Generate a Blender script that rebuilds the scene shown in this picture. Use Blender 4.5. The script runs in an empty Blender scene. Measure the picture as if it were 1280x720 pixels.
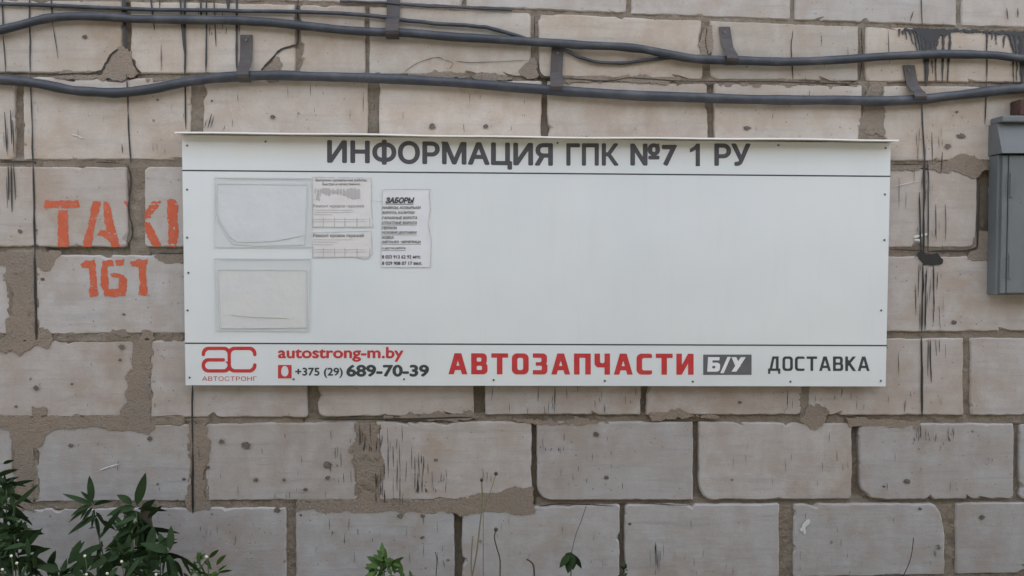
import bpy, math, random
import numpy as np
from mathutils import Vector, Matrix
R = math.radians
sc = bpy.context.scene
col = sc.collection
random.seed(7); rng = np.random.default_rng(11)

# ------------------------------------------------------------------ camera
F_PX, DIST, EYE = 1005.0, 3.0, 1.5
PITCH, YAW = R(1.86), R(1.0)
cam = bpy.data.cameras.new('camera'); camo = bpy.data.objects.new('camera', cam); col.objects.link(camo)
cam.sensor_width = 36; cam.lens = 36*F_PX/1280; cam.clip_end = 500; cam.clip_start = 0.05
camo.location = (0, -DIST, EYE); camo.rotation_euler = (R(90)-PITCH, 0, -YAW)
sc.camera = camo
# ------------------------------------------------------------------ light
SUN_EL, SUN_AZ = 50.0, 30.0                     # the sun stands behind the wall: its face is in open shade
w = bpy.data.worlds.new('World'); sc.world = w; w.use_nodes = True
wn = w.node_tree; bg = wn.nodes['Background']
sky = wn.nodes.new('ShaderNodeTexSky'); sky.sky_type = 'NISHITA'; sky.sun_disc = False
sky.sun_elevation = R(SUN_EL); sky.sun_rotation = R(SUN_AZ); sky.dust_density = 3.5; sky.air_density = 1.0; sky.ozone_density = 1.0
hz_ = wn.nodes.new('ShaderNodeHueSaturation'); hz_.inputs['Saturation'].default_value = .35      # hazy, whitish sky
wn.links.new(sky.outputs[0], hz_.inputs['Color']); wt_ = wn.nodes.new('ShaderNodeMix'); wt_.data_type = 'RGBA'; wt_.blend_type = 'MULTIPLY'; wt_.inputs[0].default_value = 1; wt_.inputs[7].default_value = (1.015, 1, .985, 1)
wn.links.new(hz_.outputs[0], wt_.inputs[6]); wn.links.new(wt_.outputs[2], bg.inputs[0]); bg.inputs[1].default_value = 0.15
sl = bpy.data.lights.new('sun', 'SUN'); sl.energy = 2.5; sl.angle = R(0.5); sl.color = (1, .95, .87)
so = bpy.data.objects.new('sun', sl); col.objects.link(so)
so.rotation_euler = (R(SUN_EL-90), 0, -R(SUN_AZ)); so.location = (0, 10, 12)
sc.view_settings.view_transform = 'Standard'; sc.view_settings.look = 'None'
sc.view_settings.gamma = 1; sc.view_settings.exposure = 2.5

# ------------------------------------------------------------------ wall coordinates
_f = Vector((math.sin(YAW)*math.cos(PITCH), math.cos(YAW)*math.cos(PITCH), -math.sin(PITCH)))
_r = Vector((math.cos(YAW), -math.sin(YAW), 0)); _u = _r.cross(_f)
def at(px, py, off=0.0):
    """survey of the photograph: the point of the vertical plane 'off' metres in front of the wall face"""
    px = np.asarray(px, float); py = np.asarray(py, float)
    d = [_f[i]*F_PX + _r[i]*(px-640) + _u[i]*(360-py) for i in range(3)]
    t = (DIST-off)/d[1]
    return d[0]*t, np.zeros_like(d[0]*t)-off, EYE + d[2]*t
def atv(px, py, off=0.0):
    x, y, z = at(px, py, off); return Vector((float(x), float(y), float(z)))

# ------------------------------------------------------------------ noise
def _hash(ix, iy, s):
    h = (ix.astype(np.int64)*374761393 + iy.astype(np.int64)*668265263 + s*1442695041) & 0xffffffff
    h = ((h ^ (h >> 13))*1274126177) & 0xffffffff
    h = h ^ (h >> 16)
    return (h & 0xffffff)/float(0xffffff)
def vnoise(x, y, s=0):
    x = np.asarray(x, float); y = np.asarray(y, float)
    ix = np.floor(x); iy = np.floor(y); fx = x-ix; fy = y-iy
    fx = fx*fx*(3-2*fx); fy = fy*fy*(3-2*fy)
    a = _hash(ix, iy, s); b = _hash(ix+1, iy, s); c = _hash(ix, iy+1, s); d = _hash(ix+1, iy+1, s)
    return (a*(1-fx)+b*fx)*(1-fy)+(c*(1-fx)+d*fx)*fy
def fbm(x, y, s=0, o=4):
    t = 0; a = .5; n = 0
    for i in range(o):
        t = t + a*vnoise(x*2**i, y*2**i, s+i*17); n += a; a *= .5
    return t/n*2-1

# ------------------------------------------------------------------ materials
def mat(name, colour=(.5,.5,.5), rough=.8, metal=0, spec=.5):
    m = bpy.data.materials.new(name); m.use_nodes = True
    b = m.node_tree.nodes['Principled BSDF']
    b.inputs['Base Color'].default_value = (*colour, 1); b.inputs['Roughness'].default_value = rough
    b.inputs['Metallic'].default_value = metal; b.inputs['Specular IOR Level'].default_value = spec
    return m
class N:
    def __init__(s, m): s.m = m; s.t = m.node_tree; s.b = s.t.nodes['Principled BSDF']; s.tc = s.t.nodes.new('ShaderNodeTexCoord'); s.geo = s.t.nodes.new('ShaderNodeNewGeometry')
    def n(s, k, **kw):
        n = s.t.nodes.new(k)
        for a, v in kw.items(): setattr(n, a, v)
        return n
    def l(s, a, b): s.t.links.new(a, b)
    def noise(s, scale, detail=4, stretch=None, rough=.55, off=None):
        src = s.geo.outputs['Position']
        if stretch or off:
            mp = s.n('ShaderNodeMapping'); s.l(src, mp.inputs[0])
            if stretch: mp.inputs['Scale'].default_value = stretch
            if off is not None:
                if isinstance(off, tuple): mp.inputs['Location'].default_value = off
            src = mp.outputs[0]
        n = s.n('ShaderNodeTexNoise'); s.l(src, n.inputs['Vector'])
        n.inputs['Scale'].default_value = scale; n.inputs['Detail'].default_value = detail; n.inputs['Roughness'].default_value = rough
        return n.outputs[0]
    def ramp(s, v, a, b, ca=0., cb=1.):
        r = s.n('ShaderNodeMapRange'); r.inputs[1].default_value = a; r.inputs[2].default_value = b
        r.inputs[3].default_value = ca; r.inputs[4].default_value = cb; s.l(v, r.inputs[0]); return r.outputs[0]
    def mix(s, f, a, b, mode='MIX'):
        n = s.n('ShaderNodeMix', data_type='RGBA', blend_type=mode)
        for i, v in ((0, f), (6, a), (7, b)):
            if isinstance(v, (int, float)): n.inputs[i].default_value = v
            elif isinstance(v, tuple): n.inputs[i].default_value = (*v, 1)
            else: s.l(v, n.inputs[i])
        return n.outputs[2]
    def math(s, op, a, b=0):
        n = s.n('ShaderNodeMath', operation=op)
        for i, v in ((0, a), (1, b)):
            if isinstance(v, (int, float)): n.inputs[i].default_value = v
            else: s.l(v, n.inputs[i])
        return n.outputs[0]
    def bump(s, h, dist=.002, strength=1, prev=None):
        n = s.n('ShaderNodeBump'); n.inputs['Distance'].default_value = dist; n.inputs['Strength'].default_value = strength
        s.l(h, n.inputs['Height'])
        if prev: s.l(prev, n.inputs['Normal'])
        return n.outputs[0]
M = {}
def block_mat():
    m = mat('silicate_block', rough=.92, spec=.2); n = N(m)
    oi = n.n('ShaderNodeObjectInfo')
    base = oi.outputs['Color']
    big = n.noise(2.6, 4); mid = n.noise(11, 5, off=(3,1,7)); fine = n.noise(160, 4); vert = n.noise(7, 5, stretch=(2.2,1,.6)); hor = n.noise(12, 4, stretch=(.3,1,3.5))
    c = n.mix(n.ramp(big, .36, .64), base, n.mix(1.0, base, (.86,.78,.70), 'MULTIPLY'))
    c = n.mix(n.ramp(mid, .42, .68, 0, .7), c, n.mix(1.0, base, (1.10,1.14,1.18), 'MULTIPLY'))
    c = n.mix(n.ramp(vert, .5, .78, 0, .4), c, n.mix(1.0, base, (.78,.68,.58), 'MULTIPLY'))
    c = n.mix(n.ramp(hor, .52, .75, 0, .5), c, n.mix(1.0, base, (.7,.72,.76), 'MULTIPLY'))
    c = n.mix(n.ramp(fine, .3, .7, .0, .32), c, n.mix(1.0, c, (.72,.72,.72), 'MULTIPLY'))
    # pits and specks
    v = n.n('ShaderNodeTexVoronoi', feature='F1'); v.inputs['Scale'].default_value = 15; n.l(n.geo.outputs['Position'], v.inputs['Vector'])
    wob = n.math('ADD', v.outputs['Distance'], n.math('MULTIPLY', n.noise(90, 3), .12))
    sep = n.n('ShaderNodeSeparateColor'); n.l(v.outputs['Color'], sep.inputs[0])
    size = n.ramp(sep.outputs[0], .6, 1.0, .0, .16)
    pit = n.math('LESS_THAN', wob, size)
    c = n.mix(n.math('MULTIPLY', pit, .55), c, (.10,.085,.07))
    v2 = n.n('ShaderNodeTexVoronoi', feature='F1'); v2.inputs['Scale'].default_value = 55; n.l(n.geo.outputs['Position'], v2.inputs['Vector'])
    sep2 = n.n('ShaderNodeSeparateColor'); n.l(v2.outputs['Color'], sep2.inputs[0])
    sp = n.math('LESS_THAN', v2.outputs['Distance'], n.ramp(sep2.outputs[1], .72, 1.0, 0, .17))
    c = n.mix(n.math('MULTIPLY', sp, .5), c, (.07,.06,.055))
    lt = n.math('LESS_THAN', v2.outputs['Distance'], n.ramp(sep2.outputs[0], .85, 1.0, 0, .13))
    c = n.mix(n.math('MULTIPLY', lt, .5), c, (.62,.62,.62))
    n.l(c, n.b.inputs['Base Color'])
    h = n.math('SUBTRACT', n.math('ADD', n.math('MULTIPLY', fine, .5), n.math('ADD', n.math('MULTIPLY', mid, 1.4), n.math('MULTIPLY', n.noise(60, 4, stretch=(.2,1,1)), .9))), n.math('MULTIPLY', n.math('ADD', pit, sp), .8))
    n.l(n.bump(h, .0022, .55), n.b.inputs['Normal'])
    return m
M['block'] = block_mat()
def mortar_mat(name, a, b, c_):
    m = mat(name, rough=.96, spec=.1); n = N(m)
    big = n.noise(5, 5); fine = n.noise(120, 5, rough=.7); md = n.noise(28, 4)
    c = n.mix(n.ramp(big, .35, .65), a, b)
    c = n.mix(n.ramp(md, .5, .75, 0, .6), c, c_)
    c = n.mix(n.ramp(fine, .35, .7, 0, .45), c, n.mix(1.0, c, (.6,.6,.6), 'MULTIPLY'))
    n.l(c, n.b.inputs['Base Color'])
    n.l(n.bump(n.math('ADD', n.math('MULTIPLY', fine, 1.3), md), .0055, 1.0), n.b.inputs['Normal'])
    return m
M['mortar'] = mortar_mat('joint_mortar', (.25,.205,.16), (.29,.25,.205), (.16,.13,.10))
M['smear'] = mortar_mat('mortar_smear', (.30,.245,.195), (.26,.225,.19), (.29,.205,.15))
m = mat('tar', (.018,.017,.018), .45); M['tar'] = m
m = mat('crack', (.04,.033,.028), .95); M['crack'] = m
m = mat('spall', rough=.95); n = N(m); n.l(n.mix(n.ramp(n.noise(60), .35, .65), (.17,.14,.115), (.085,.07,.06)), n.b.inputs['Base Color']); M['spall'] = m
def paint_mat(name, c, worn=.35):
    m = mat(name, c, .75); n = N(m)
    k = n.mix(n.ramp(n.noise(45, 5), .5, .72, 0, worn), c, (.42,.30,.24))
    k = n.mix(n.ramp(n.noise(12, 3), .35, .7, 0, .4), k, tuple(v*.75 for v in c))
    n.l(k, n.b.inputs['Base Color']); n.l(n.bump(n.noise(160), .001, .5), n.b.inputs['Normal']); return m
M['orange'] = paint_mat('orange_stencil_paint', (.52,.10,.042), .3)
def board_mat():
    m = mat('white_coated_sheet', rough=.3, spec=.5); n = N(m)
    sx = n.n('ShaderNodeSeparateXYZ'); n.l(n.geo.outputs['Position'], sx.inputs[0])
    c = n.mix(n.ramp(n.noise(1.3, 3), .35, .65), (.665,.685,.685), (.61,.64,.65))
    edge = n.ramp(sx.outputs[2], 1.86, 1.96, 0, 1)  # warm bounce under the canopy painted in, along with yellowish dirt
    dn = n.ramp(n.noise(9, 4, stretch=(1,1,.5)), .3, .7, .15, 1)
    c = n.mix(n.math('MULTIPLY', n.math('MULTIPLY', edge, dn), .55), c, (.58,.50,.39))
    c = n.mix(n.ramp(n.noise(7, 5, stretch=(4,1,.5)), 52/100, .8, 0, .10), c, (.5,.48,.42))
    n.l(c, n.b.inputs['Base Color']); n.l(n.ramp(n.noise(4, 4), .3, .7, .28, .42), n.b.inputs['Roughness'])
    n.l(n.bump(n.noise(1.7, 2), .03, .5), n.b.inputs['Normal']); return m
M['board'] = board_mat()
M['canopy'] = mat('white_flashing', (.70,.68,.64), .35)
def ink(name, c, r=.4): 
    m = mat(name, c, r); n = N(m)
    n.l(n.mix(n.ramp(n.noise(25, 4), .4, .75, 0, .25), c, tuple(min(1, v*1.5+.04) for v in c)), n.b.inputs['Base Color']); return m
M['black'] = ink('grey_black_vinyl', (.060,.058,.066)); M['darkgrey'] = ink('dark_grey_vinyl', (.035,.04,.043))
M['red'] = ink('red_vinyl', (.46,.028,.032)); M['grey'] = ink('mid_grey_vinyl', (.10,.10,.11))
M['whitevinyl'] = ink('white_vinyl', (.68,.69,.70))
M['inkfaint'] = mat('faded_toner', (.24,.225,.22), .8); M['inkdark'] = mat('toner', (.07,.07,.075), .8)
M['inkgrey'] = mat('washed_toner', (.42,.40,.39), .8)
def cable_mat(name, c, r=.5):
    m = mat(name, c, r); n = N(m)
    dust = n.ramp(n.n('ShaderNodeSeparateXYZ').outputs[2], 0, 1) if False else n.ramp(n.noise(14, 4), .45, .75, 0, .5)
    n.l(n.mix(dust, c, (.12,.12,.125)), n.b.inputs['Base Color']); n.l(n.bump(n.noise(60, 4), .002, .5), n.b.inputs['Normal']); return m
M['cable'] = cable_mat('black_cable_sheath', (.030,.036,.048)); M['strap'] = cable_mat('rusty_steel_strap', (.060,.050,.050), .7)
def metal_paint(name, c, c2):
    m = mat(name, c, .5); n = N(m)
    k = n.mix(n.ramp(n.noise(3, 4), .35, .65), c, c2)
    k = n.mix(n.ramp(n.noise(9, 4, stretch=(3,3,.3)), .55, .8, 0, .4), k, tuple(v*.55 for v in c))
    k = n.mix(n.ramp(n.noise(70, 3), .66, .72, 0, .6), k, (.09,.06,.045))
    n.l(k, n.b.inputs['Base Color']); n.l(n.bump(n.noise(6, 3), .004, .5), n.b.inputs['Normal']); return m
M['cabinet'] = metal_paint('grey_blue_paint', (.155,.17,.175), (.12,.13,.135))
M['cabinetside'] = metal_paint('darker_grey_paint', (.135,.15,.155), (.11,.12,.125))
M['redbrick'] = mortar_mat('red_brick', (.11,.065,.055), (.09,.06,.055), (.07,.05,.045))
m = mat('clear_sleeve', (.72,.735,.74), .2); m.node_tree.nodes['Principled BSDF'].inputs['Alpha'].default_value = .30
n = N(m); n.l(n.bump(n.noise(11, 3), .006, .6), n.b.inputs['Normal']); M['sleeve'] = m
def paper_mat(name, c, c2):
    m = mat(name, c, .8); n = N(m); n.l(n.mix(n.ramp(n.noise(9, 4), .35, .65), c, c2), n.b.inputs['Base Color'])
    n.l(n.bump(n.noise(22, 3), .004, .6), n.b.inputs['Normal']); return m
M['paperA'] = paper_mat('bleached_sheet', (.65,.675,.685), (.61,.635,.645)); M['paperB'] = paper_mat('yellowed_sheet', (.66,.645,.61), (.635,.62,.625))
M['notice'] = paper_mat('notice_paper', (.60,.575,.555), (.645,.635,.635)); M['notice2'] = paper_mat('notice_paper_white', (.655,.66,.68), (.615,.625,.635))
def leaf_mat(name, c, c2):
    m = mat(name, c, .75, 0, .2); n = N(m); oi = n.n('ShaderNodeObjectInfo')
    n.l(n.mix(n.ramp(oi.outputs['Random'], 0, 1), n.mix(n.ramp(n.noise(30), .3, .7), c, c2), c2), n.b.inputs['Base Color'])
    n.b.inputs['Transmission Weight'].default_value = 0
    n.l(n.bump(n.noise(120), .001, .4), n.b.inputs['Normal']); return m
M['leaf'] = leaf_mat('dark_leaf', (.012,.028,.010), (.026,.052,.018)); M['leafb'] = leaf_mat('bright_leaf', (.045,.095,.02), (.06,.11,.03))
M['stem'] = mat('green_stem', (.05,.075,.035), .7); M['dry'] = mat('dry_straw', (.17,.155,.085), .8); M['dryd'] = mat('dark_dry_stalk', (.055,.045,.035), .85)
M['bud'] = mat('white_floret', (.6,.58,.48), .8); M['dock'] = leaf_mat('brownish_seedhead', (.045,.042,.028), (.06,.05,.035))
M['head'] = mat('seed_head', (.05,.042,.035), .9); M['screw'] = mat('screw_head', (.13,.13,.13), .4, .6)

# ------------------------------------------------------------------ objects
def link(name, me, parent=None, material=None):
    o = bpy.data.objects.new(name, me); col.objects.link(o)
    if material: me.materials.append(material)
    if parent: o.parent = parent; o.matrix_parent_inverse = Matrix.Translation(-Vector(parent.location))
    return o
def thing(name, label, cat, loc=(0,0,0), group=None):
    o = bpy.data.objects.new(name, None); col.objects.link(o); o.location = loc; o.empty_display_size = .05
    tag(o, label, cat, group); return o
def tag(o, label=None, cat=None, group=None, kind=None):
    if label: o['label'] = label
    if cat: o['category'] = cat
    if group: o['group'] = group
    if kind: o['kind'] = kind
    return o
def mesh(name, vs, fs, material, parent=None, smooth=False):
    me = bpy.data.meshes.new(name); me.from_pydata([tuple(v) for v in vs], [], fs); me.update()
    if smooth:
        for p in me.polygons: p.use_smooth = True
    return link(name, me, parent, material)
class MB:
    def __init__(s): s.v = []; s.f = []
    def add(s, vs, fs):
        k = len(s.v); s.v += [tuple(v) for v in vs]; s.f += [[i+k for i in f] for f in fs]
    def box(s, x0, y0, z0, x1, y1, z1, bev=0):
        if bev <= 0:
            s.add([(x0,y0,z0),(x1,y0,z0),(x1,y1,z0),(x0,y1,z0),(x0,y0,z1),(x1,y0,z1),(x1,y1,z1),(x0,y1,z1)],
              [(0,3,2,1),(4,5,6,7),(0,1,5,4),(1,2,6,5),(2,3,7,6),(3,0,4,7)]); return
        import bmesh
        bm = bmesh.new(); bmesh.ops.create_cube(bm, size=1)
        for v in bm.verts: v.co = Vector(((x0+x1)/2+v.co.x*(x1-x0), (y0+y1)/2+v.co.y*(y1-y0), (z0+z1)/2+v.co.z*(z1-z0)))
        bmesh.ops.bevel(bm, geom=bm.edges[:], offset=bev, segments=2, affect='EDGES', profile=.5)
        bm.verts.index_update()
        s.add([v.co[:] for v in bm.verts], [[v.index for v in f.verts] for f in bm.faces]); bm.free()
    def tube(s, pts, rad, seg=8, cap=True):
        pts = [Vector(p) for p in pts]; n = len(pts); vs = []; fs = []
        if not hasattr(rad, '__len__'): rad = [rad]*n
        prev = None
        for i, p in enumerate(pts):
            t = (pts[min(i+1, n-1)]-pts[max(i-1, 0)]).normalized()
            a = Vector((0,1,0)) if prev is None else prev
            a = (a-t*a.dot(t))
            if a.length < 1e-4: a = Vector((1,0,0)); a = a-t*a.dot(t)
            a.normalize(); prev = a; b = t.cross(a)
            for k in range(seg):
                q = 2*math.pi*k/seg; vs.append(p+(a*math.cos(q)+b*math.sin(q))*rad[i])
        for i in range(n-1):
            for k in range(seg):
                fs.append((i*seg+k, i*seg+(k+1)%seg, (i+1)*seg+(k+1)%seg, (i+1)*seg+k))
        if cap: fs.append(tuple(range(seg))[::-1]); fs.append(tuple((n-1)*seg+k for k in range(seg)))
        s.add(vs, fs)
    def build(s, name, material, parent=None, smooth=False): return mesh(name, s.v, s.f, material, parent, smooth)
def spline(pts, per=8):
    """Catmull-Rom through n-d points"""
    P = [np.array(p, float) for p in pts]; P = [2*P[0]-P[1]]+P+[2*P[-1]-P[-2]]; out = []
    for i in range(1, len(P)-2):
        for k in range(per):
            t = k/per; a, b, c, d = P[i-1:i+3]
            out.append(.5*((2*b)+(-a+c)*t+(2*a-5*b+4*c-d)*t*t+(-a+3*b-3*c+d)*t**3))
    out.append(P[-2]); return out

# ---- field -> mesh (marching squares with merged interior runs)
def contour(Fld, fmap, name, material, parent=None, skirt=0.0):
    """Fld[j,i] > 0 is inside; fmap(i,j arrays) -> x,y,z arrays"""
    ny, nx = Fld.shape; S = Fld > 0
    cnt = S[:-1,:-1].astype(int)+S[:-1,1:]+S[1:,:-1]+S[1:,1:]
    I = []; J = []; faces = []; key = {}; rim = []
    def vert(i, j):
        k = (round(i, 4), round(j, 4))
        if k not in key: key[k] = len(I); I.append(i); J.append(j)
        return key[k]
    full = cnt == 4
    for j in range(ny-1):
        row = full[j].astype(np.int8)
        if not row.any(): continue
        d = np.diff(np.concatenate(([0], row, [0]))); a = np.nonzero(d == 1)[0]; b = np.nonzero(d == -1)[0]
        for x0, x1 in zip(a, b): faces.append((vert(x0, j), vert(x1, j), vert(x1, j+1), vert(x0, j+1)))
    js, is_ = np.nonzero((cnt > 0) & (cnt < 4))
    for j, i in zip(js.tolist(), is_.tolist()):
        cs = ((i, j), (i+1, j), (i+1, j+1), (i, j+1)); vals = [Fld[c[1], c[0]] for c in cs]; poly = []; cr = []
        for k in range(4):
            c0, c1 = cs[k], cs[(k+1) % 4]; v0, v1 = vals[k], vals[(k+1) % 4]
            if v0 > 0: poly.append(vert(*c0))
            if (v0 > 0) != (v1 > 0):
                t = min(.98, max(.02, v0/(v0-v1))); q = vert(c0[0]+(c1[0]-c0[0])*t, c0[1]+(c1[1]-c0[1])*t)
                poly.append(q); cr.append(q)
        if len(poly) > 2: faces.append(tuple(poly))
        if len(cr) == 2: rim.append(tuple(cr))
    if not faces: return None
    x, y, z = fmap(np.array(I, float), np.array(J, float)); vs = list(zip(x.tolist(), y.tolist(), z.tolist()))
    if skirt:
        kk = {}
        for a, b in rim:
            for q in (a, b):
                if q not in kk: kk[q] = len(vs); vs.append((vs[q][0], vs[q][1]+skirt, vs[q][2]))
            faces.append((a, b, kk[b], kk[a]))
    return mesh(name, vs, faces, material, parent)
def sd_poly(X, Y, P):
    """signed distance, positive inside"""
    P = np.array(P, float); d = np.full(X.shape, 1e9); ins = np.zeros(X.shape, bool)
    for k in range(len(P)):
        a = P[k]; b = P[(k+1) % len(P)]; e = b-a; wx = X-a[0]; wy = Y-a[1]
        t = np.clip((wx*e[0]+wy*e[1])/(e@e+1e-12), 0, 1)
        d = np.minimum(d, (wx-e[0]*t)**2+(wy-e[1]*t)**2)
        c = ((a[1] > Y) != (b[1] > Y)) & (X < (b[0]-a[0])*(Y-a[1])/(b[1]-a[1]+1e-12)+a[0]); ins ^= c
    d = np.sqrt(d); return np.where(ins, d, -d)
def grid(x0, y0, x1, y1, step):
    xs = np.arange(x0, x1+step, step); ys = np.arange(y0, y1+step, step); return np.meshgrid(xs, ys)
def px_contour(X, Y, Fld, off, name, material, parent, skirt=0.0):
    x0, y0 = X[0,0], Y[0,0]; sx = X[0,1]-X[0,0]; sy = Y[1,0]-Y[0,0]
    return contour(Fld, lambda i, j: at(x0+i*sx, y0+j*sy, off), name, material, parent, skirt)

# ------------------------------------------------------------------ THE WALL
wall = thing('block_wall', 'weathered wall of large pale silicate blocks with brown mortar joints, tar drips and orange stencilled TAXI 161', 'wall', (0,0,0))
# courses: joint lines as (upper edge, lower edge) polylines in survey units
def pl(pts): xs, ys = zip(*pts); return lambda x: float(np.interp(x, xs, ys)) 
J = {
 'A': (pl([(-500,-5),(0,-4),(300,0),(512,5),(855,20),(1186,32),(1280,35),(1700,45)]), pl([(-500,-2),(0,-1),(300,3),(512,9),(855,24),(1186,37),(1280,40),(1700,50)])),
 'B': (pl([(-500,89),(0,90),(160,92),(466,93),(704,96),(855,99),(1186,103),(1700,104)]), pl([(-500,95),(0,95),(160,98),(466,98),(704,101),(855,103),(1186,108),(1700,110)])),
 'C': (pl([(-500,199),(0,200),(1700,202)]), pl([(-500,207),(0,208),(1115,210),(1700,210)])),
 'D': (pl([(-500,309),(0,309),(1700,310)]), pl([(-500,318),(0,318),(1115,320),(1700,321)])),
 'E': (pl([(-500,419),(0,418),(1115,415),(1700,412)]), pl([(-500,427),(0,426),(1115,423),(1700,420)])),
 'F': (pl([(-500,523),(0,522),(400,522),(600,519),(1700,520)]), pl([(-500,534),(0,533),(200,531),(400,527),(850,527),(1000,529),(1700,530)])),
 'G': (pl([(-500,630),(0,628),(250,627),(450,625),(700,626),(1700,623)]), pl([(-500,638),(0,636),(300,634),(450,636),(650,636),(700,631),(1700,627)])),
 'H': (pl([(-500,742),(0,740),(600,730),(1280,717),(1700,713)]), pl([(-500,750),(0,748),(600,738),(1280,725),(1700,720)])),
}
rows = [
 (None, 'A', [(-260,-254),(-42,-36),(168,174),(378,384),(578,583),(784,789),(989,993),(1196,1202),(1402,1408),(1610,1616)]),
 ('A', 'B', [(-262,-254),(-54,-46),(153,162),(369,374),(456,461),(664,673),(878,888),(1074,1082),(1284,1292),(1492,1500)]),
 ('B', 'C', [(-392,-382),(-182,-172),(18,28),(238,253),(460,473),(677,684),(885,893),(1078,1103),(1296,1302),(1502,1508)]),
 ('C', 'D', [(-250,-240),(-46,-36),(159,180),(384,394),(590,598),(797,806),(1006,1013),(1222,1242),(1440,1450),(1650,1660)]),
 ('D', 'E', [(-392,-382),(-180,-172),(13,44),(262,274),(478,488),(686,694),(890,898),(1092,1100),(1300,1308),(1508,1514)]),
 ('E', 'F', [(-250,-240),(-42,-32),(168,187),(384,397),(592,606),(802,808),(1003,1010),(1205,1213),(1408,1416),(1614,1620)]),
 ('F', 'G', [(-392,-382),(-184,-174),(20,42),(239,255),(448,470),(665,671),(867,873),(1066,1074),(1268,1275),(1472,1480)]),
 ('G', 'H', [(-250,-240),(-50,-40),(154,166),(358,369),(568,577),(775,781),(975,992),(1182,1195),(1392,1400),(1600,1606)]),
]
ZTOP, ZLOW = 3.0, -0.12
def outline(c0, c1, c2, c3, radii, seed, rough=1.0):
    """c0..c3 world (x,z) corners: top-left, top-right, bottom-right, bottom-left"""
    cs = [np.array(c) for c in (c0, c1, c2, c3)]; pts = []
    for k in range(4):
        c = cs[k]; p = cs[(k+3) % 4]; q = cs[(k+1) % 4]
        u = (p-c)/np.linalg.norm(p-c); v = (q-c)/np.linalg.norm(q-c); ra, rb = radii[k] if isinstance(radii[k], tuple) else (radii[k], radii[k])
        for t in np.linspace(0, 1, 6):
            pts.append(c+u*ra*(1-t)**1.7+v*rb*t**1.7)
    out = []
    for k in range(len(pts)):
        a = pts[k]; b = pts[(k+1) % len(pts)]; n = max(1, int(np.linalg.norm(b-a)/.012))
        for t in range(n): out.append(a+(b-a)*t/n)
    P = np.array(out); cen = P.mean(0); nrm = np.roll(P, -1, 0)-np.roll(P, 1, 0); nrm = np.stack([nrm[:,1], -nrm[:,0]], 1); nrm /= np.linalg.norm(nrm, axis=1)[:,None]+1e-9
    s = np.sign(((cen-P)*nrm).sum(1).mean()); nrm *= s
    dn = fbm(P[:,0]*60+seed*3.1, P[:,1]*60, seed, 3)*.0022+fbm(P[:,0]*14+seed, P[:,1]*14+9, seed+5, 2)*.003
    chip = np.maximum(0, fbm(P[:,0]*22+seed*7, P[:,1]*22, seed+40, 2)-.42)*.035; chip = np.minimum(chip, .008)
    P = radial(P, cen, (dn+chip)*rough+.001)
    return P, nrm, cen, chip
def radial(P, cen, disp):
    '''pull outline points straight towards the centre, so the face stays star-shaped'''
    h = (P.max(0)-P.min(0))/2; q = np.abs(P-cen)/h; wgt = 1/(1+np.exp(-(q[:,0]-q[:,1])*14)); hh = h[0]*wgt+h[1]*(1-wgt)
    return cen+(P-cen)*(1-disp/hh)[:,None]
nblk = 0
def make_block(c0, c1, c2, c3, radii, tint, seed, yoff):
    P, nrm, cen, chip = outline(c0, c1, c2, c3, radii, seed); n = len(P); vs = []; hs = (P.max(0)-P.min(0))/2
    bw = .0035+.004*vnoise(P[:,0]*40, P[:,1]*40, seed+3)+chip*.8
    for q, (ins, dep) in enumerate(((0, .06), (0, .006), (.45, .0018), (1, 0))):
        Q = radial(P, cen, bw*ins)
        for k in range(n): vs.append((Q[k][0], dep+(chip[k]*.6 if q in (1, 2) else 0), Q[k][1]))
    vs.append((cen[0], 0, cen[1]))
    fs = []
    for r in range(3):
        for k in range(n): k2 = (k+1) % n; fs.append((r*n+k, (r+1)*n+k, (r+1)*n+k2, r*n+k2))
    for k in range(n): fs.append((3*n+k, 4*n, 3*n+(k+1) % n))
    # normals must face the street (-y)
    o = mesh('block', vs, fs, M['block'], wall)
    o.location = (0, yoff, 0); o.color = (*tint, 1)
    return o
special = {}   # (row, x of left edge) -> radii tweaks, clockwise from top-left
special[(6, 671)] = {3: (.05,.05)}; special[(6, 873)] = {3: (.05,.075), 1: .006}; special[(6, 1074)] = {3: (.06,.085), 0: .03}
special[(7, 992)] = {1: (.05,.14)}; special[(7, 577)] = {0: .01}; special[(5, 397)] = {3: (.03,.03)}
special[(1, 374)] = {}; special[(1, 162)] = {3: (.03,.03)}; special[(1, -46)] = {2: (.06,.10)}
special[(1, 888)] = {3: (.03,.02)}; special[(3, 180)] = {0: .02, 3: .012}; special[(3, -36)] = {2: .02}; special[(7, 369)] = {1: .03}
special[(3, 1013)] = {2: (.03,.03)}; special[(6, 470)] = {2: .012}; special[(5, -32)] = {0: .02}
ROWT = [(.42,.39,.365), (.445,.395,.345), (.475,.425,.38), (.45,.415,.39), (.435,.41,.395), (.425,.39,.37), (.40,.38,.37), (.38,.365,.36)]  # own warm tone above; rows also painted darker and cooler downwards for the light
seed = 1
def tint_of(r, s):
    t = np.array(ROWT[min(max(r, 0), 7)]); k = 1+(_hash(np.array(s), np.array(r), 3)-.5)*.14; wv = (_hash(np.array(s), np.array(r), 9)-.5)*.05
    return tuple(float(v) for v in t*k*np.array([1+wv, 1, 1-wv]))
def corner(x, y): p = atv(x, y); return (p.x, p.z)
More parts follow.
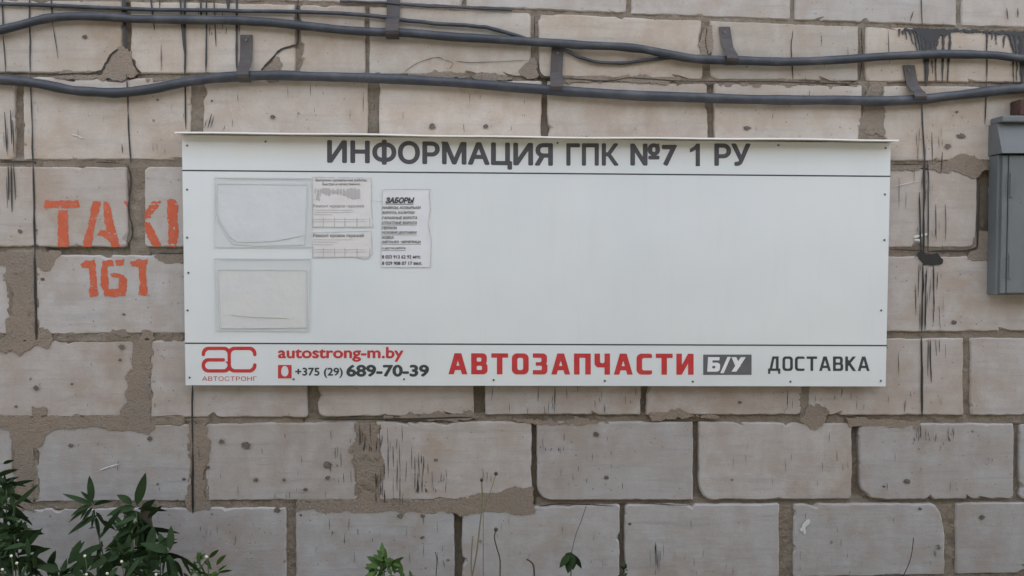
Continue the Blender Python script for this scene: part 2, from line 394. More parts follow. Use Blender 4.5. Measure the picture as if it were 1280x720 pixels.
for ri, (ja, jb, gaps) in enumerate(rows):
    for g in range(len(gaps)-1):
        xl = gaps[g][1]; xr = gaps[g+1][0]
        if ja is None:
            a = corner(xl, J['A'][0](xl)); b = corner(xr, J['A'][0](xr)); up = .292
            c0 = (a[0], a[1]+up); c1 = (b[0], b[1]+up); c2 = b; c3 = a
        else:
            c0 = corner(xl, J[ja][1](xl)); c1 = corner(xr, J[ja][1](xr)); c2 = corner(xr, J[jb][0](xr)); c3 = corner(xl, J[jb][0](xl))
        rd = [.004+.012*random.random()**3 for _ in range(4)]
        for k, v in special.get((ri, xl), {}).items(): rd[k] = v
        yo = 0 if (ri in (3, 4) and xl < 260 and xl > -60) else random.uniform(0, .003)
        make_block(c0, c1, c2, c3, rd, tint_of(ri, seed), seed, yo); seed += 1
# courses above and below the surveyed ones
def plain_course(z0, z1, xs, r):
    global seed
    for a, b in zip(xs[:-1], xs[1:]):
        rd = [.004+.012*random.random()**3 for _ in range(4)]
        make_block((a+.006, z1), (b-.006, z1), (b-.006, z0), (a+.006, z0), rd, tint_of(r, seed), seed, random.uniform(0, .003)); seed += 1
zA = float(at(640, 12)[2])
zH = float(at(640, 736)[2])
xs = [-2.95+.615*k for k in range(11)]
plain_course(.015, zH-.004, [x+.25 for x in xs][:-1], 7); plain_course(-.30, .003, xs[:-1], 7)
xe0, xe1 = -3.4, 3.6; XE = 9.0
zt = zA+.292+.03
# mortar bed: relief sheet, deep in the open joints, nearly flush in the pointed ones
STEP = .0055
gx = np.arange(-2.1, 2.25, STEP); gz = np.arange(.22, 2.62, STEP); GX, GZ = np.meshgrid(gx, gz)
# pixel coordinates of the grid (inverse of at() on the wall face)
dx = GX; dy = np.full_like(GX, DIST); dz = GZ-EYE
zf = dx*_f.x+dy*_f.y+dz*_f.z; PXg = 640+F_PX*(dx*_r.x+dy*_r.y)/zf; PYg = 360-F_PX*(dx*_u.x+dy*_u.y+dz*_u.z)/zf
depth = np.full(GX.shape, .010); joint = np.zeros(GX.shape, bool)
tops = {}
for k, (u_, l_) in J.items():
    uu = np.vectorize(u_)(gx*0+PXg[0]); ll = np.vectorize(l_)(PXg[0])
    tops[k] = (uu[None,:], ll[None,:]); joint |= (PYg > uu[None,:]-10) & (PYg < ll[None,:]+10)
deepv = {(5,592):.04, (5,802):.03, (6,665):.035, (6,867):.03, (6,1066):.03, (7,568):.04, (7,775):.03, (2,677):.03, (2,885):.022, (2,460):.018, (1,153):.02, (3,1222):.03, (5,384):.02, (6,1268):.02, (2,18):.016, (7,358):.014, (1,456):.014}
fillv = {(4,13):.001, (6,20):.002, (5,168):.003, (6,448):.0, (6,239):.004, (2,1078):.002, (3,159):.008, (5,1003):.003, (7,975):.012}
for ri, (ja, jb, gaps) in enumerate(rows):
    top = tops[ja][1] if ja else -200; bot = tops[jb][0]
    for (xl, xr) in gaps:
        joint |= (PXg > xl-10) & (PXg < xr+10) & (PYg > top-6) & (PYg < bot+6); mk = (PXg > xl-6) & (PXg < xr+6) & (PYg > top-6) & (PYg < bot+6)
        dv = deepv.get((ri, xl), fillv.get((ri, xl), .011)); depth = np.where(mk, dv, depth)
def hseg(k, x0, x1, dv):
    global depth
    u_, l_ = tops[k]; mk = (PXg > x0) & (PXg < x1) & (PYg > u_-3) & (PYg < l_+2); depth = np.where(mk, dv, depth)
hseg('D', 55, 160, .022); hseg('D', 185, 230, .012); hseg('C', -20, 240, .007); hseg('C', 1115, 1245, .005); hseg('E', 40, 230, .003); hseg('F', -200, 230, .002); hseg('F', 380, 660, .014); hseg('F', 660, 1000, .016)
hseg('F', 1010, 1290, .012); hseg('G', 370, 660, .002); hseg('G', 670, 1290, .018); hseg('G', -100, 230, .006); hseg('B', 0, 160, .012); hseg('A', -200, 1400, .008); hseg('D', 1110, 1240, .006); hseg('B', 700, 1000, .005)
depth = depth+fbm(GX*26, GZ*26, 5, 4)*.006+fbm(GX*110, GZ*110, 8, 2)*.002
keep = joint
cellk = keep[:-1,:-1] | keep[1:,:-1] | keep[:-1,1:] | keep[1:,1:]
idx = -np.ones(GX.shape, int); used = np.zeros(GX.shape, bool)
used[:-1,:-1] |= cellk; used[1:,:-1] |= cellk; used[:-1,1:] |= cellk; used[1:,1:] |= cellk
idx[used] = np.arange(used.sum())
vs = np.stack([GX[used], depth[used], GZ[used]], 1)
jj, ii = np.nonzero(cellk); fs = np.stack([idx[jj, ii], idx[jj, ii+1], idx[jj+1, ii+1], idx[jj+1, ii]], 1)
me = bpy.data.meshes.new('mortar_bed'); me.vertices.add(len(vs)); me.vertices.foreach_set('co', vs.ravel()); me.loops.add(fs.size); me.loops.foreach_set('vertex_index', fs.ravel().astype(np.int32))
me.polygons.add(len(fs)); me.polygons.foreach_set('loop_start', np.arange(0, fs.size, 4, dtype=np.int32)); me.update(calc_edges=True)
tag(link('mortar_bed', me, wall, M['mortar']), kind='stuff')
b = MB(); b.box(-XE, .045, -.4, XE, .40, zt); b.build('wall_core', M['mortar'], wall)
# plain mortar in the courses outside the surveyed area
b = MB(); b.box(xe0, .014, -.35, xe1, .0447, .225); b.box(xe0, .014, 2.615, xe1, .0447, zt); b.box(xe0, .0135, .22, -2.095, .0447, 2.62); b.box(2.245, .0135, .22, xe1, .0447, 2.62); b.build('mortar_fill', M['mortar'], wall)
b = MB(); b.box(-XE-.1, -.10, zt+.002, XE+.1, .6, zt+.11, .006); rs = b.build('roof_slab', mat('grey_concrete', (.3,.29,.28), .9), wall)

# ---- mortar smeared over the block faces
X, Y = grid(-30, -10, 1310, 720, 1.0)
W1 = fbm(X/8, Y/8, 61, 5)*9+fbm(X/28, Y/28, 71, 3)*5
Fm = np.full(X.shape, -99.)
smears = [
 [(-40,316),(44,316),(44,428),(8,428),(10,400),(17,385),(14,365),(4,350),(9,332),(-40,322)],
 [(44,316),(74,316),(66,328),(62,338),(52,340),(44,330)], [(186,318),(232,318),(232,329),(200,328)], [(44,408),(58,412),(66,424),(60,434),(40,432)],
 [(-40,424),(60,424),(64,430),(48,432),(36,438),(24,444),(14,438),(8,444),(-5,440),(-40,440)],
 [(136,420),(140,412),(158,412),(162,420)], [(174,425),(176,410),(190,410),(192,424)],
 [(166,424),(190,424),(188,480),(186,525),(192,534),(184,542),(172,538),(164,528),(148,524),(152,514),(160,500),(156,492),(163,488),(157,474),(160,466),(168,462)],
 [(38,522),(42,510),(56,510),(60,522)], [(-40,520),(168,520),(172,536),(150,540),(110,534),(70,534),(58,543),(54,556),(42,560),(42,640),(20,640),(18,560),(10,536),(-40,534)],
 [(236,530),(256,530),(262,560),(262,575),(254,590),(256,615),(262,636),(234,640),(232,618),(240,600)],
 [(446,530),(472,530),(474,560),(478,585),(474,620),(480,638),(440,640),(452,615),(448,595),(440,575),(442,560),(438,570),(436,560),(446,550)],
 [(370,627),(560,626),(580,620),(610,616),(632,612),(664,610),(668,640),(650,644),(620,640),(586,640),(576,646),(560,640),(450,640),(370,638)],
 [(1004,514),(1010,506),(1024,508),(1036,516),(1034,530),(1020,538),(1010,534),(1000,528)],
 [(1078,166),(1076,150),(1082,140),(1078,130),(1090,105),(1100,106),(1104,128),(1108,140),(1102,155),(1106,166)],
 [(1110,203),(1150,206),(1180,200),(1200,194),(1228,198),(1236,212),(1216,220),(1190,214),(1150,212),(1110,212)],
 [(1206,322),(1218,308),(1216,296),(1226,290),(1242,290),(1242,330),(1216,328)],
 [(126,98),(130,82),(140,66),(152,58),(162,60),(168,80),(176,92),(168,99),(150,101)],
 [(324,92),(334,78),(346,68),(352,70),(350,90)],
 [(704,100),(730,95),(760,98),(800,92),(850,98),(850,103),(704,104)], [(900,103),(930,102),(945,110),(958,104),(1070,103),(1070,107),(900,106)],
 [(556,524),(580,516),(590,514),(600,521),(596,526)], [(640,524),(690,526),(720,522),(760,528),(700,534),(670,530)],
 [(874,70),(880,34),(890,32),(893,50),(886,72)], [(660,98),(640,92),(656,78),(668,72),(676,98)], [(500,97),(540,88),(600,92),(640,96),(640,100),(500,100)],
 [(60,92),(100,88),(125,90),(130,100),(60,98)], [(175,99),(200,95),(232,97),(232,101),(180,101)], [(812,518),(850,512),(870,518),(900,522),(815,524)],
 [(480,520),(530,516),(590,520),(590,525),(480,525)], [(1060,524),(1150,526),(1150,534),(1090,532),(1062,534)],
]
for s in smears:
    xs_ = [p[0] for p in s]; ys_ = [p[1] for p in s]; sl_ = (slice(max(0, int(min(ys_))+10-14), int(max(ys_))+10+14), slice(max(0, int(min(xs_))+30-14), int(max(xs_))+30+14))
    Fm[sl_] = np.maximum(Fm[sl_], sd_poly(X[sl_], Y[sl_], s))
small = [i for i in ()]
o = px_contour(X, Y, Fm+W1*.55, .0010, 'mortar_smear', M['smear'], wall, .010); o['kind'] = 'stuff'

# ---- cracks (dark, thin) in the broken blocks
cr = MB()
def ribbon(mb, pts, w, off=.0012, wob=.6, seed_=0, ridge=.0008, taper=0):
    P = spline(pts, 6) if len(pts) > 2 else [np.array(pts[0])+(np.array(pts[1])-np.array(pts[0]))*t for t in np.linspace(0, 1, max(3, int(abs(pts[1][1]-pts[0][1])/9)))]
    L = len(P); vs = []; fs = []
    for k, p in enumerate(P):
        t = P[min(k+1, L-1)]-P[max(k-1, 0)]; t = t/(np.linalg.norm(t)+1e-9); nn = np.array([-t[1], t[0]])
        ww = w*.5*(.65+.7*float(vnoise(k*.7+seed_, seed_*1.3, 4)))*(1 if 0 < k < L-1 else .35)*(1-taper*k/L)
        q = p+nn*(float(vnoise(k*.45, seed_*2.1, 8))-.5)*wob
        vs += [atv(*(q-nn*ww), off), atv(*q, off+ridge), atv(*(q+nn*ww), off)]
    for k in range(L-1): a = 3*k; fs += [(a, a+1, a+4, a+3), (a+1, a+2, a+5, a+4)]
    mb.add(vs, fs)
for i, (pts, ww) in enumerate([
  ([(372,4),(372,52),(365,57),(352,62),(343,70),(334,80),(326,88)], 2.6), ([(108,93),(118,91),(127,88),(132,80),(138,70),(147,61)], 2.8), ([(166,74),(169,84),(176,92)], 2.4), ([(60,94),(100,92),(128,92)], 1.6),
  ([(505,90),(520,80),(545,72),(556,75)], .6), ([(570,77),(600,78),(660,75)], .6), ([(556,75),(566,79),(562,86)], .5), ([(672,76),(676,92),(688,98)], 1.4),
  ([(704,98),(760,101),(790,97),(850,101),(960,102),(1070,105)], 1.2), ([(885,70),(882,50),(884,34)], 1.0), ([(991,38),(989,60),(991,100)], 1.2), ([(1077,35),(1078,70),(1074,100)], 1.4),
  ([(1110,38),(1112,80)], .8), ([(668,20),(668,50)], 1.6), ([(0,203),(40,202),(44,205)], 2.2), ([(120,203),(150,204)], 2.0),
  ([(186,316),(230,317)], 1.6), ([(800,629),(860,632)], 1.4), ([(672,633),(700,630),(770,632)], 1.5), ([(396,524),(470,524),(590,522)], 1.8), ([(1115,206),(1150,205)],1.6), ([(1160,314),(1215,312),(1222,296),(1224,230)],2.4),
  ([(1138,26),(1142,14)],1.4), ([(1113,312),(1160,313)],1.6), ([(160,207),(164,225),(161,260),(166,290),(160,306)],2.2)]): ribbon(cr, pts, ww, .0024, 1.2, i)
o = cr.build('crack', M['crack'], wall); o['kind'] = 'stuff'

# ---- tar that ran down the wall
tar = MB(); q = 0
def drip(x0, y0, x1, y1, w_, dots=0): 
    global q; q += 1
    ribbon(tar, [(x0, y0), (x1, y1)], w_*(1.15 if abs(y1-y0) > 44 else .85), .003, 1.4, q)
for d in [(36,-40,38,92,1.7),(38,92,41,205,1.6),(41,205,44,320,2.0),(43.5,318,45,425,2.6),(2,-40,4,45,1.8),(4,45,7,90,1.3),(62,-30,66,30,1.8),(66,30,72,73,1.3),
  (153,-40,157,60,5),(158,92,160,140,2.2),(160,140,164,205,1.8),(231,-40,231,95,2.6),(231,95,232,162,1.7),(223,-30,230,66,1.8),(258,-40,258,90,2.0),(296,-40,296,90,2.4),(266,-30,270,58,1.4),
  (201,56,202,88,1.6),(187,-20,193,38,1.8),(200,-40,200,12,1.6),(250,-40,252,30,2.2),(285,-40,285,12,6),(240.5,481,241,560,2.0),(241,560,241,642,2.2),(152,180,153,192,1.6),(161,225,162,262,1.8),(249,560,249,575,1),
  (372,-20,373,12,1.4),(1152,420,1152,522,2.2),(1152,-10,1153,36,1),(1234,36,1233,100,1.6),(1233,100,1231,156,1.3),(1258,10,1260,24,2),(1272,10,1273,22,2),
  (1152,130,1156,200,1.6),(1156,196,1154,320,2.2),(1160,200,1160,320,1.3),(1165,165,1165,205,1.2),(1149,240,1151,320,1.6),(1178,190,1176,216,2.2),(1170,255,1170,300,1.0),(1182,255,1182,300,.9),
  (1154,330,1152,415,2.0),(1149,330,1148,372,1.2),(1145,355,1145,395,1.1),(1158,335,1156,412,1.4),(1167,330,1168,390,1.4),(1172,340,1171,362,1),(1150,380,1150,414,1.2),
  (1163,424,1164,478,1.4),(1160,424,1160,470,1),(1170,424,1171,445,1.3),(1174,424,1174,440,.9),(1182,430,1182,448,.8),(1123,440,1124,470,.8),(1131,500,1131,515,1),(1052,486,1052,497,.9),(984,488,984,506,1),
  (1124,222,1124,260,.8),(1133,240,1132,262,.7),
  (258,150,256,160,1.4),(264,142,260,160,1.6),(268,145,263,160,1.2),(438,136,437,151,.8),(454,115,454,140,1),(580,155,580,166,1.2),(388,105,388,120,.8),(360,108,360,122,.7),
  (6,140,8,190,1.4),(13,137,14,180,1.8),(16,150,17,192,1.6),(9,160,10,195,1.1),(4,165,5,185,1),(10,205,11,250,1.8),(14,205,15,265,1.9),(17,205,19,250,1.2),(8,220,9,260,.9),
  (616,483,615,500,.8),(673,484,672,503,1),(693,483,693,512,1.1),(694,487,693,516,.8),(708,484,708,500,.8),(686,500,685,517,.9),(722,483,722,490,.8),(660,510,660,518,1),(782,495,782,506,.7),(800,498,800,506,.7)]: drip(*d)
# the tar run at upper right: long tapering tongues
for (x0, y0, x1, y1, w_) in [(1158,36,1158,108,11),(1166,36,1163,66,9),(1150,36,1153,62,6),(1172,36,1171,58,8),(1180,36,1179,54,7),(1187,36,1188,60,4),(1179,48,1178,104,4),(1188,50,1184,104,4),(1169,52,1170,103,3.4),(1165,74,1166,92,2.2),
  (1146,36,1152,72,4.5),(1141,36,1148,66,3.6),(1136,36,1142,56,3.4),(1131,36,1134,50,3),(1124,36,1124,46,3.4),(1128,38,1129,44,3),(1153,36,1155,80,4),(1262,40,1268,66,7),(1270,40,1271,72,8),(1278,40,1278,112,10),(1256,44,1254,60,3.4),(1286,40,1286,124,10),(1266,66,1267,104,2.6),(1271,72,1271,102,2.6),(1240,40,1240,50,2.8),(1244,40,1246,56,2.8),(1234,38,1234,60,3)]:
    q += 1; ribbon(tar, [(x0, y0), ((x0*2+x1)/3+random.uniform(-.6,.6), (y0*2+y1)/3), ((x0+x1*2)/3, (y0+y1*2)/3), (x1, y1)], w_, .003, 1.0, q, .0012, .72)
# fine weathered streaks
def streaks(x0, y0, x1, y1, n_, lmin, lmax, w_=(.5,1.1)):
    for _ in range(n_):
        x = random.uniform(x0, x1); a = random.uniform(y0, y1); l = random.uniform(lmin, lmax); drip(x, a, x+random.uniform(-.6,.6), min(a+l, y1+4), random.uniform(*w_))
streaks(448, 528, 478, 560, 16, 6, 26, (.8,1.5)); streaks(468, 560, 482, 625, 8, 10, 40, (.8,1.6)); streaks(484, 532, 515, 630, 18, 8, 40); streaks(518, 550, 530, 612, 12, 10, 40, (.8,1.5)); streaks(530, 580, 560, 612, 10, 8, 24)
streaks(410, 530, 448, 600, 7, 6, 20); streaks(600, 583, 616, 600, 3, 8, 18); streaks(675, 528, 710, 560, 6, 6, 20); streaks(1140, 532, 1195, 548, 16, 4, 16, (.7,1.3)); streaks(1140, 150, 1180, 320, 40, 5, 22, (.4,.9))
streaks(1145, 330, 1180, 410, 22, 5, 24, (.4,.9)); streaks(960, 484, 1200, 515, 14, 4, 14, (.5,.9)); streaks(600, 484, 800, 515, 12, 4, 14, (.5,.9)); streaks(395, 640, 470, 700, 10, 4, 18, (.5,.9)); streaks(500, 640, 560, 715, 10, 5, 18, (.5,.9))
streaks(812, 640, 830, 715, 10, 8, 30, (.5,1.2)); streaks(850, 640, 1200, 715, 26, 4, 14, (.4,.8)); streaks(0, 110, 230, 195, 12, 4, 12, (.4,.8)); streaks(250, 110, 1100, 160, 26, 4, 12, (.4,.8)); streaks(0, 430, 230, 515, 8, 3, 8, (.5,.9))
streaks(60, 540, 230, 620, 6, 3, 8, (.5,.9)); streaks(270, 540, 440, 620, 16, 4, 16, (.5,.9)); streaks(680, 540, 860, 615, 12, 4, 12, (.4,.8)); streaks(880, 540, 1060, 610, 12, 4, 16, (.4,.8)); streaks(1090, 545, 1260, 610, 8, 4, 12, (.4,.8))
streaks(240, 5, 310, 40, 8, 8, 30, (.8,1.4)); streaks(1000, 40, 1070, 100, 5, 4, 16, (.5,.9)); streaks(150, 640, 350, 715, 14, 3, 12, (.4,.8)); streaks(585, 645, 770, 715, 12, 3, 12, (.4,.7))
o = tar.build('tar_drips', M['tar'], wall); o['kind'] = 'stuff'
Xb, Yb = grid(1142, 308, 1184, 336, .5)
px_contour(Xb, Yb, sd_poly(Xb, Yb, [(1147,318),(1152,313),(1158,318),(1172,317),(1179,324),(1178,330),(1168,332),(1156,331),(1150,324)])+fbm(Xb/4, Yb/4, 3)*1.6, .0045, 'tar_blob', M['tar'], wall, .004)
Xb, Yb = grid(1100, 28, 1290, 62, .7)
px_contour(Xb, Yb, sd_poly(Xb, Yb, [(1130,35),(1186,36.5),(1232,38),(1292,40),(1292,50),(1262,44),(1232,41),(1192,39.5),(1186,43),(1176,44),(1170,52),(1160,54),(1152,46),(1144,40),(1130,37.5)])+fbm(Xb/4, Yb/4, 13, 4)*2.6, .0042, 'tar_blob', M['tar'], wall, .004)

# ---- spalled spots and old nail holes
spots = [(106,46,3.2),(45,485,3.6),(20,508,2),(88,557,3),(187,548,3.4),(230,599,2.2),(152,434,3.6),(308,557,5),(409,581,5),(277,552,3),(260,584,2.2),(320,600,3),(745,543,3.6),(758,597,2.8),(540,158,3.8),(607,158,3),(934,160,4),(1202,170,4.5),(1185,183,3.6),
 (1193,403,3),(1052,588,0),(1228,647,3.6),(1174,685,2),(1134,602,3.4),(1105,608,1.6),(500,645,3.6),(528,645,2.6),(528,672,2.2),(925,503,2),(146,322,0),(25,289,2.6),(45,288,2),(53,349,2.4),(118,390,0),(155,393,2),(346,638,3.8),(382,612,2.6),(376,644,1.8),(410,597,3),
 (197,125,1.8),(265,126,1.4),(105,115,1.6),(341,146,3),(412,583,2),(1196,140,1.8),(787,655,2.2),(480,700,2.4),(545,575,2.2),(560,700,1.6),(915,600,1.6),(1173,682,1.8),(62,430,0),(150,450,2),(90,480,1.6),(197,605,1.6),(355,600,2.2),(890,633,0),(1150,636,2.4)]
sb = MB()
for k, (x, y, r_) in enumerate(spots):
    if r_ <= 0: continue
    n_ = 14; vs = [atv(x, y, .0034)]
    for i in range(n_):
        a = 2*math.pi*i/n_; rr = r_*(.62+.7*float(vnoise(np.array(i*1.1), np.array(k*3.7), 2))); vs.append(atv(x+math.cos(a)*rr*1.15, y+math.sin(a)*rr*.85, .0026))
    sb.add(vs, [(0, 1+i, 1+(i+1) % n_) for i in range(n_)])
o = sb.build('spalled_spot', M['spall'], wall); o['kind'] = 'stuff'
# chalky pale scratches
sb = MB()
for (x0, y0, x1, y1, w_) in [(1142,297,1160,293,3),(1143,300,1152,301,2.5),(1116,234,1150,226,1.0),(1001,664,1012,650,5),(90,168,104,173,1.4),(124,588,150,580,1.6),(1004,655,1006,668,3)]: ribbon(sb, [(x0,y0),((x0+x1)/2,(y0+y1)/2-.6),(x1,y1)], w_, .0022, 1, x0)
o = sb.build('pale_scratch', mat('chalk', (.55,.55,.54), .95), wall); o['kind'] = 'stuff'

# ---- stencilled orange paint
def g4(P, ox=40, oy=230, s=4.5): return [(ox+x/s, oy+y/s) for x, y in P]
def bx(x0, y0, x1, y1): return [(x0,y0),(x1,y0),(x1,y1),(x0,y1)]
gl = {'T': [bx(72,94,266,134), [(147,150),(200,150),(206,355),(146,355)]],
 'A': [[(340,98),(388,98),(352,240),(332,355),(283,355),(318,225)], [(402,108),(416,100),(434,112),(462,230),(494,355),(450,357),(436,320),(410,215),(402,170)], [(368,285),(386,264),(425,262),(450,280),(470,320),(450,330),(405,298)]],
 'X': [[(515,98),(545,102),(574,98),(572,128),(552,134),(536,124)], [(556,134),(574,132),(574,175),(566,165)], [(676,98),(722,95),(716,122),(690,150),(668,186),(634,196),(634,160),(655,130)], [(634,214),(660,216),(690,270),(726,345),(700,356),(676,345),(634,262)]],
 'I': [[(762,92),(785,84),(808,88),(822,130),(816,200),(824,250),(820,300),(808,356),(766,355),(768,250),(762,180)]]}
gn = {'1': [[(275,455),(300,432),(350,428),(358,470),(364,560),(374,630),(325,634),(318,600),(330,570),(322,472),(285,472)]],
 '6': [[(392,480),(396,436),(452,428),(458,460),(425,466),(432,600),(400,600),(386,560)], [(470,430),(516,424),(514,454),(474,458)], [(396,575),(430,592),(480,588),(528,575),(524,628),(470,634),(408,630)], [(484,505),(516,512),(536,540),(530,600),(484,604),(490,560)], [(442,508),(462,500),(500,506),(496,528),(452,522)]],
 '1b': [[(552,440),(600,424),(646,426),(640,500),(644,560),(650,625),(598,626),(606,560),(602,466),(566,462)]]}
def blockmask(X, Y): return np.minimum(np.where(Y < 314, 308.6-Y, Y-318.8), np.where(Y < 314, np.maximum(160.2-X, X-180.5), 9))
for dct in (gl, gn):
    for nm, polys in dct.items():
        pts = [p for P in polys for p in g4(P)]; xs_ = [p[0] for p in pts]; ys_ = [p[1] for p in pts]
        Xg, Yg = grid(min(xs_)-4, min(ys_)-4, max(xs_)+4, max(ys_)+4, .45); F_ = np.full(Xg.shape, -9.)
        for P in polys: F_ = np.maximum(F_, sd_poly(Xg, Yg, g4(P)))
        F_ = F_+fbm(Xg/2.6, Yg/2.6, 31, 3)*1.5+.2
        wear = fbm(Xg/5, Yg/3.4, 91, 4); lim = .46 if nm in ('X', '1b') else .50
        F_ = np.minimum(np.minimum(F_, (lim-wear)*14), blockmask(Xg, Yg))
        px_contour(Xg, Yg, F_, .0009, 'painted_letter' if dct is gl else 'painted_digit', M['orange'], wall)

# ------------------------------------------------------------------ lettering helpers
def blur(A, r):
    k = np.ones(2*r+1)/(2*r+1); A = np.apply_along_axis(lambda v: np.convolve(v, k, 'same'), 0, A); return np.apply_along_axis(lambda v: np.convolve(v, k, 'same'), 1, A)
def font_mask(text, hpx, bold=0.0, shear=0.0, sx=1.0):
    """rasterise Blender's built-in font; returns field > 0 inside, fitted to the glyph bounds"""
    c = bpy.data.curves.new('t', 'FONT'); c.body = text; c.resolution_u = 6; c.fill_mode = 'NONE'; c.shear = shear
    o = bpy.data.objects.new('t', c); col.objects.link(o); dg = bpy.context.evaluated_depsgraph_get(); dg.update()
    me = bpy.data.meshes.new_from_object(o.evaluated_get(dg)); bpy.data.objects.remove(o); bpy.data.curves.remove(c)
    V = np.array([v.co[:2] for v in me.vertices]); Ed = [tuple(e.vertices) for e in me.edges]; bpy.data.meshes.remove(me)
    lo = V.min(0); hi = V.max(0); s = hpx/(hi[1]-lo[1]); pad = int(bold*s)+3
    V = (V-lo)*s*np.array([sx, 1])+pad; Wd = int(V[:,0].max())+pad+2; Hd = int(V[:,1].max())+pad+2; SS = 3
    # chain edges into directed loops
    adj = {}
    for p, q in Ed: adj.setdefault(p, []).append(q); adj.setdefault(q, []).append(p)
    seen = set(); Wn = np.zeros((Hd*SS, Wd*SS+1))
    for st in sorted(adj):
        if st in seen: continue
        loop = [st]; seen.add(st); cur = st+1 if st+1 in adj[st] else adj[st][0]
        while cur not in seen: 
            seen.add(cur); loop.append(cur); nx_ = [k for k in adj[cur] if k not in seen]
            if not nx_: break
            cur = nx_[0]
        for k in range(len(loop)):
            p = V[loop[k]]*SS; q = V[loop[(k+1) % len(loop)]]*SS
            if p[1] == q[1]: continue
            sg = 1 if q[1] > p[1] else -1
            if sg < 0: p, q = q, p
            for r in range(int(math.ceil(p[1]-.5)), int(math.ceil(q[1]-.5))):
                x = p[0]+(q[0]-p[0])*(r+.5-p[1])/(q[1]-p[1]); Wn[r, max(0, min(Wd*SS, int(math.ceil(x-.5))))] += sg
    Wn = (np.abs(np.cumsum(Wn, 1)[:, :-1]) > .5).astype(float); A = Wn.reshape(Hd, SS, Wd, SS).mean((1, 3))
    rb = bold*s
    if rb >= .8:
        B = A.copy(); k = int(math.ceil(rb))
        for dy_ in range(-k, k+1):
            for dx_ in range(-k, k+1):
                if (dx_ or dy_) and abs(dx_)+abs(dy_) <= 1.55*rb+.3: B = np.maximum(B, np.roll(np.roll(A, dx_, 1), dy_, 0))
        A = B
    A = blur(A, 1); ys_, xs_ = np.nonzero(A > .5)
    return A-.5, (xs_.min(), ys_.min(), xs_.max(), ys_.max())
def put_font(text, x0, y0, x1, y1, off, name, material, parent, ss=3, bold=0.0, shear=0.0, slope=0.0):
    """text fitted to the survey rectangle x0..x1, y0 (top)..y1 (bottom)"""
    hp = max(10, (y1-y0)*ss); A, (a, b_, c_, d_) = font_mask(text, hp, bold, shear)
    fx = (x1-x0)/(c_-a); fy = (y1-y0)/(d_-b_)
    def fm(i, j):
        px = x0+(i-a)*fx; py = y1-(j-b_)*fy+(px-x0)*slope; return at(px, py, off)
    o = contour(A[:, :], fm, name, material, parent); return o
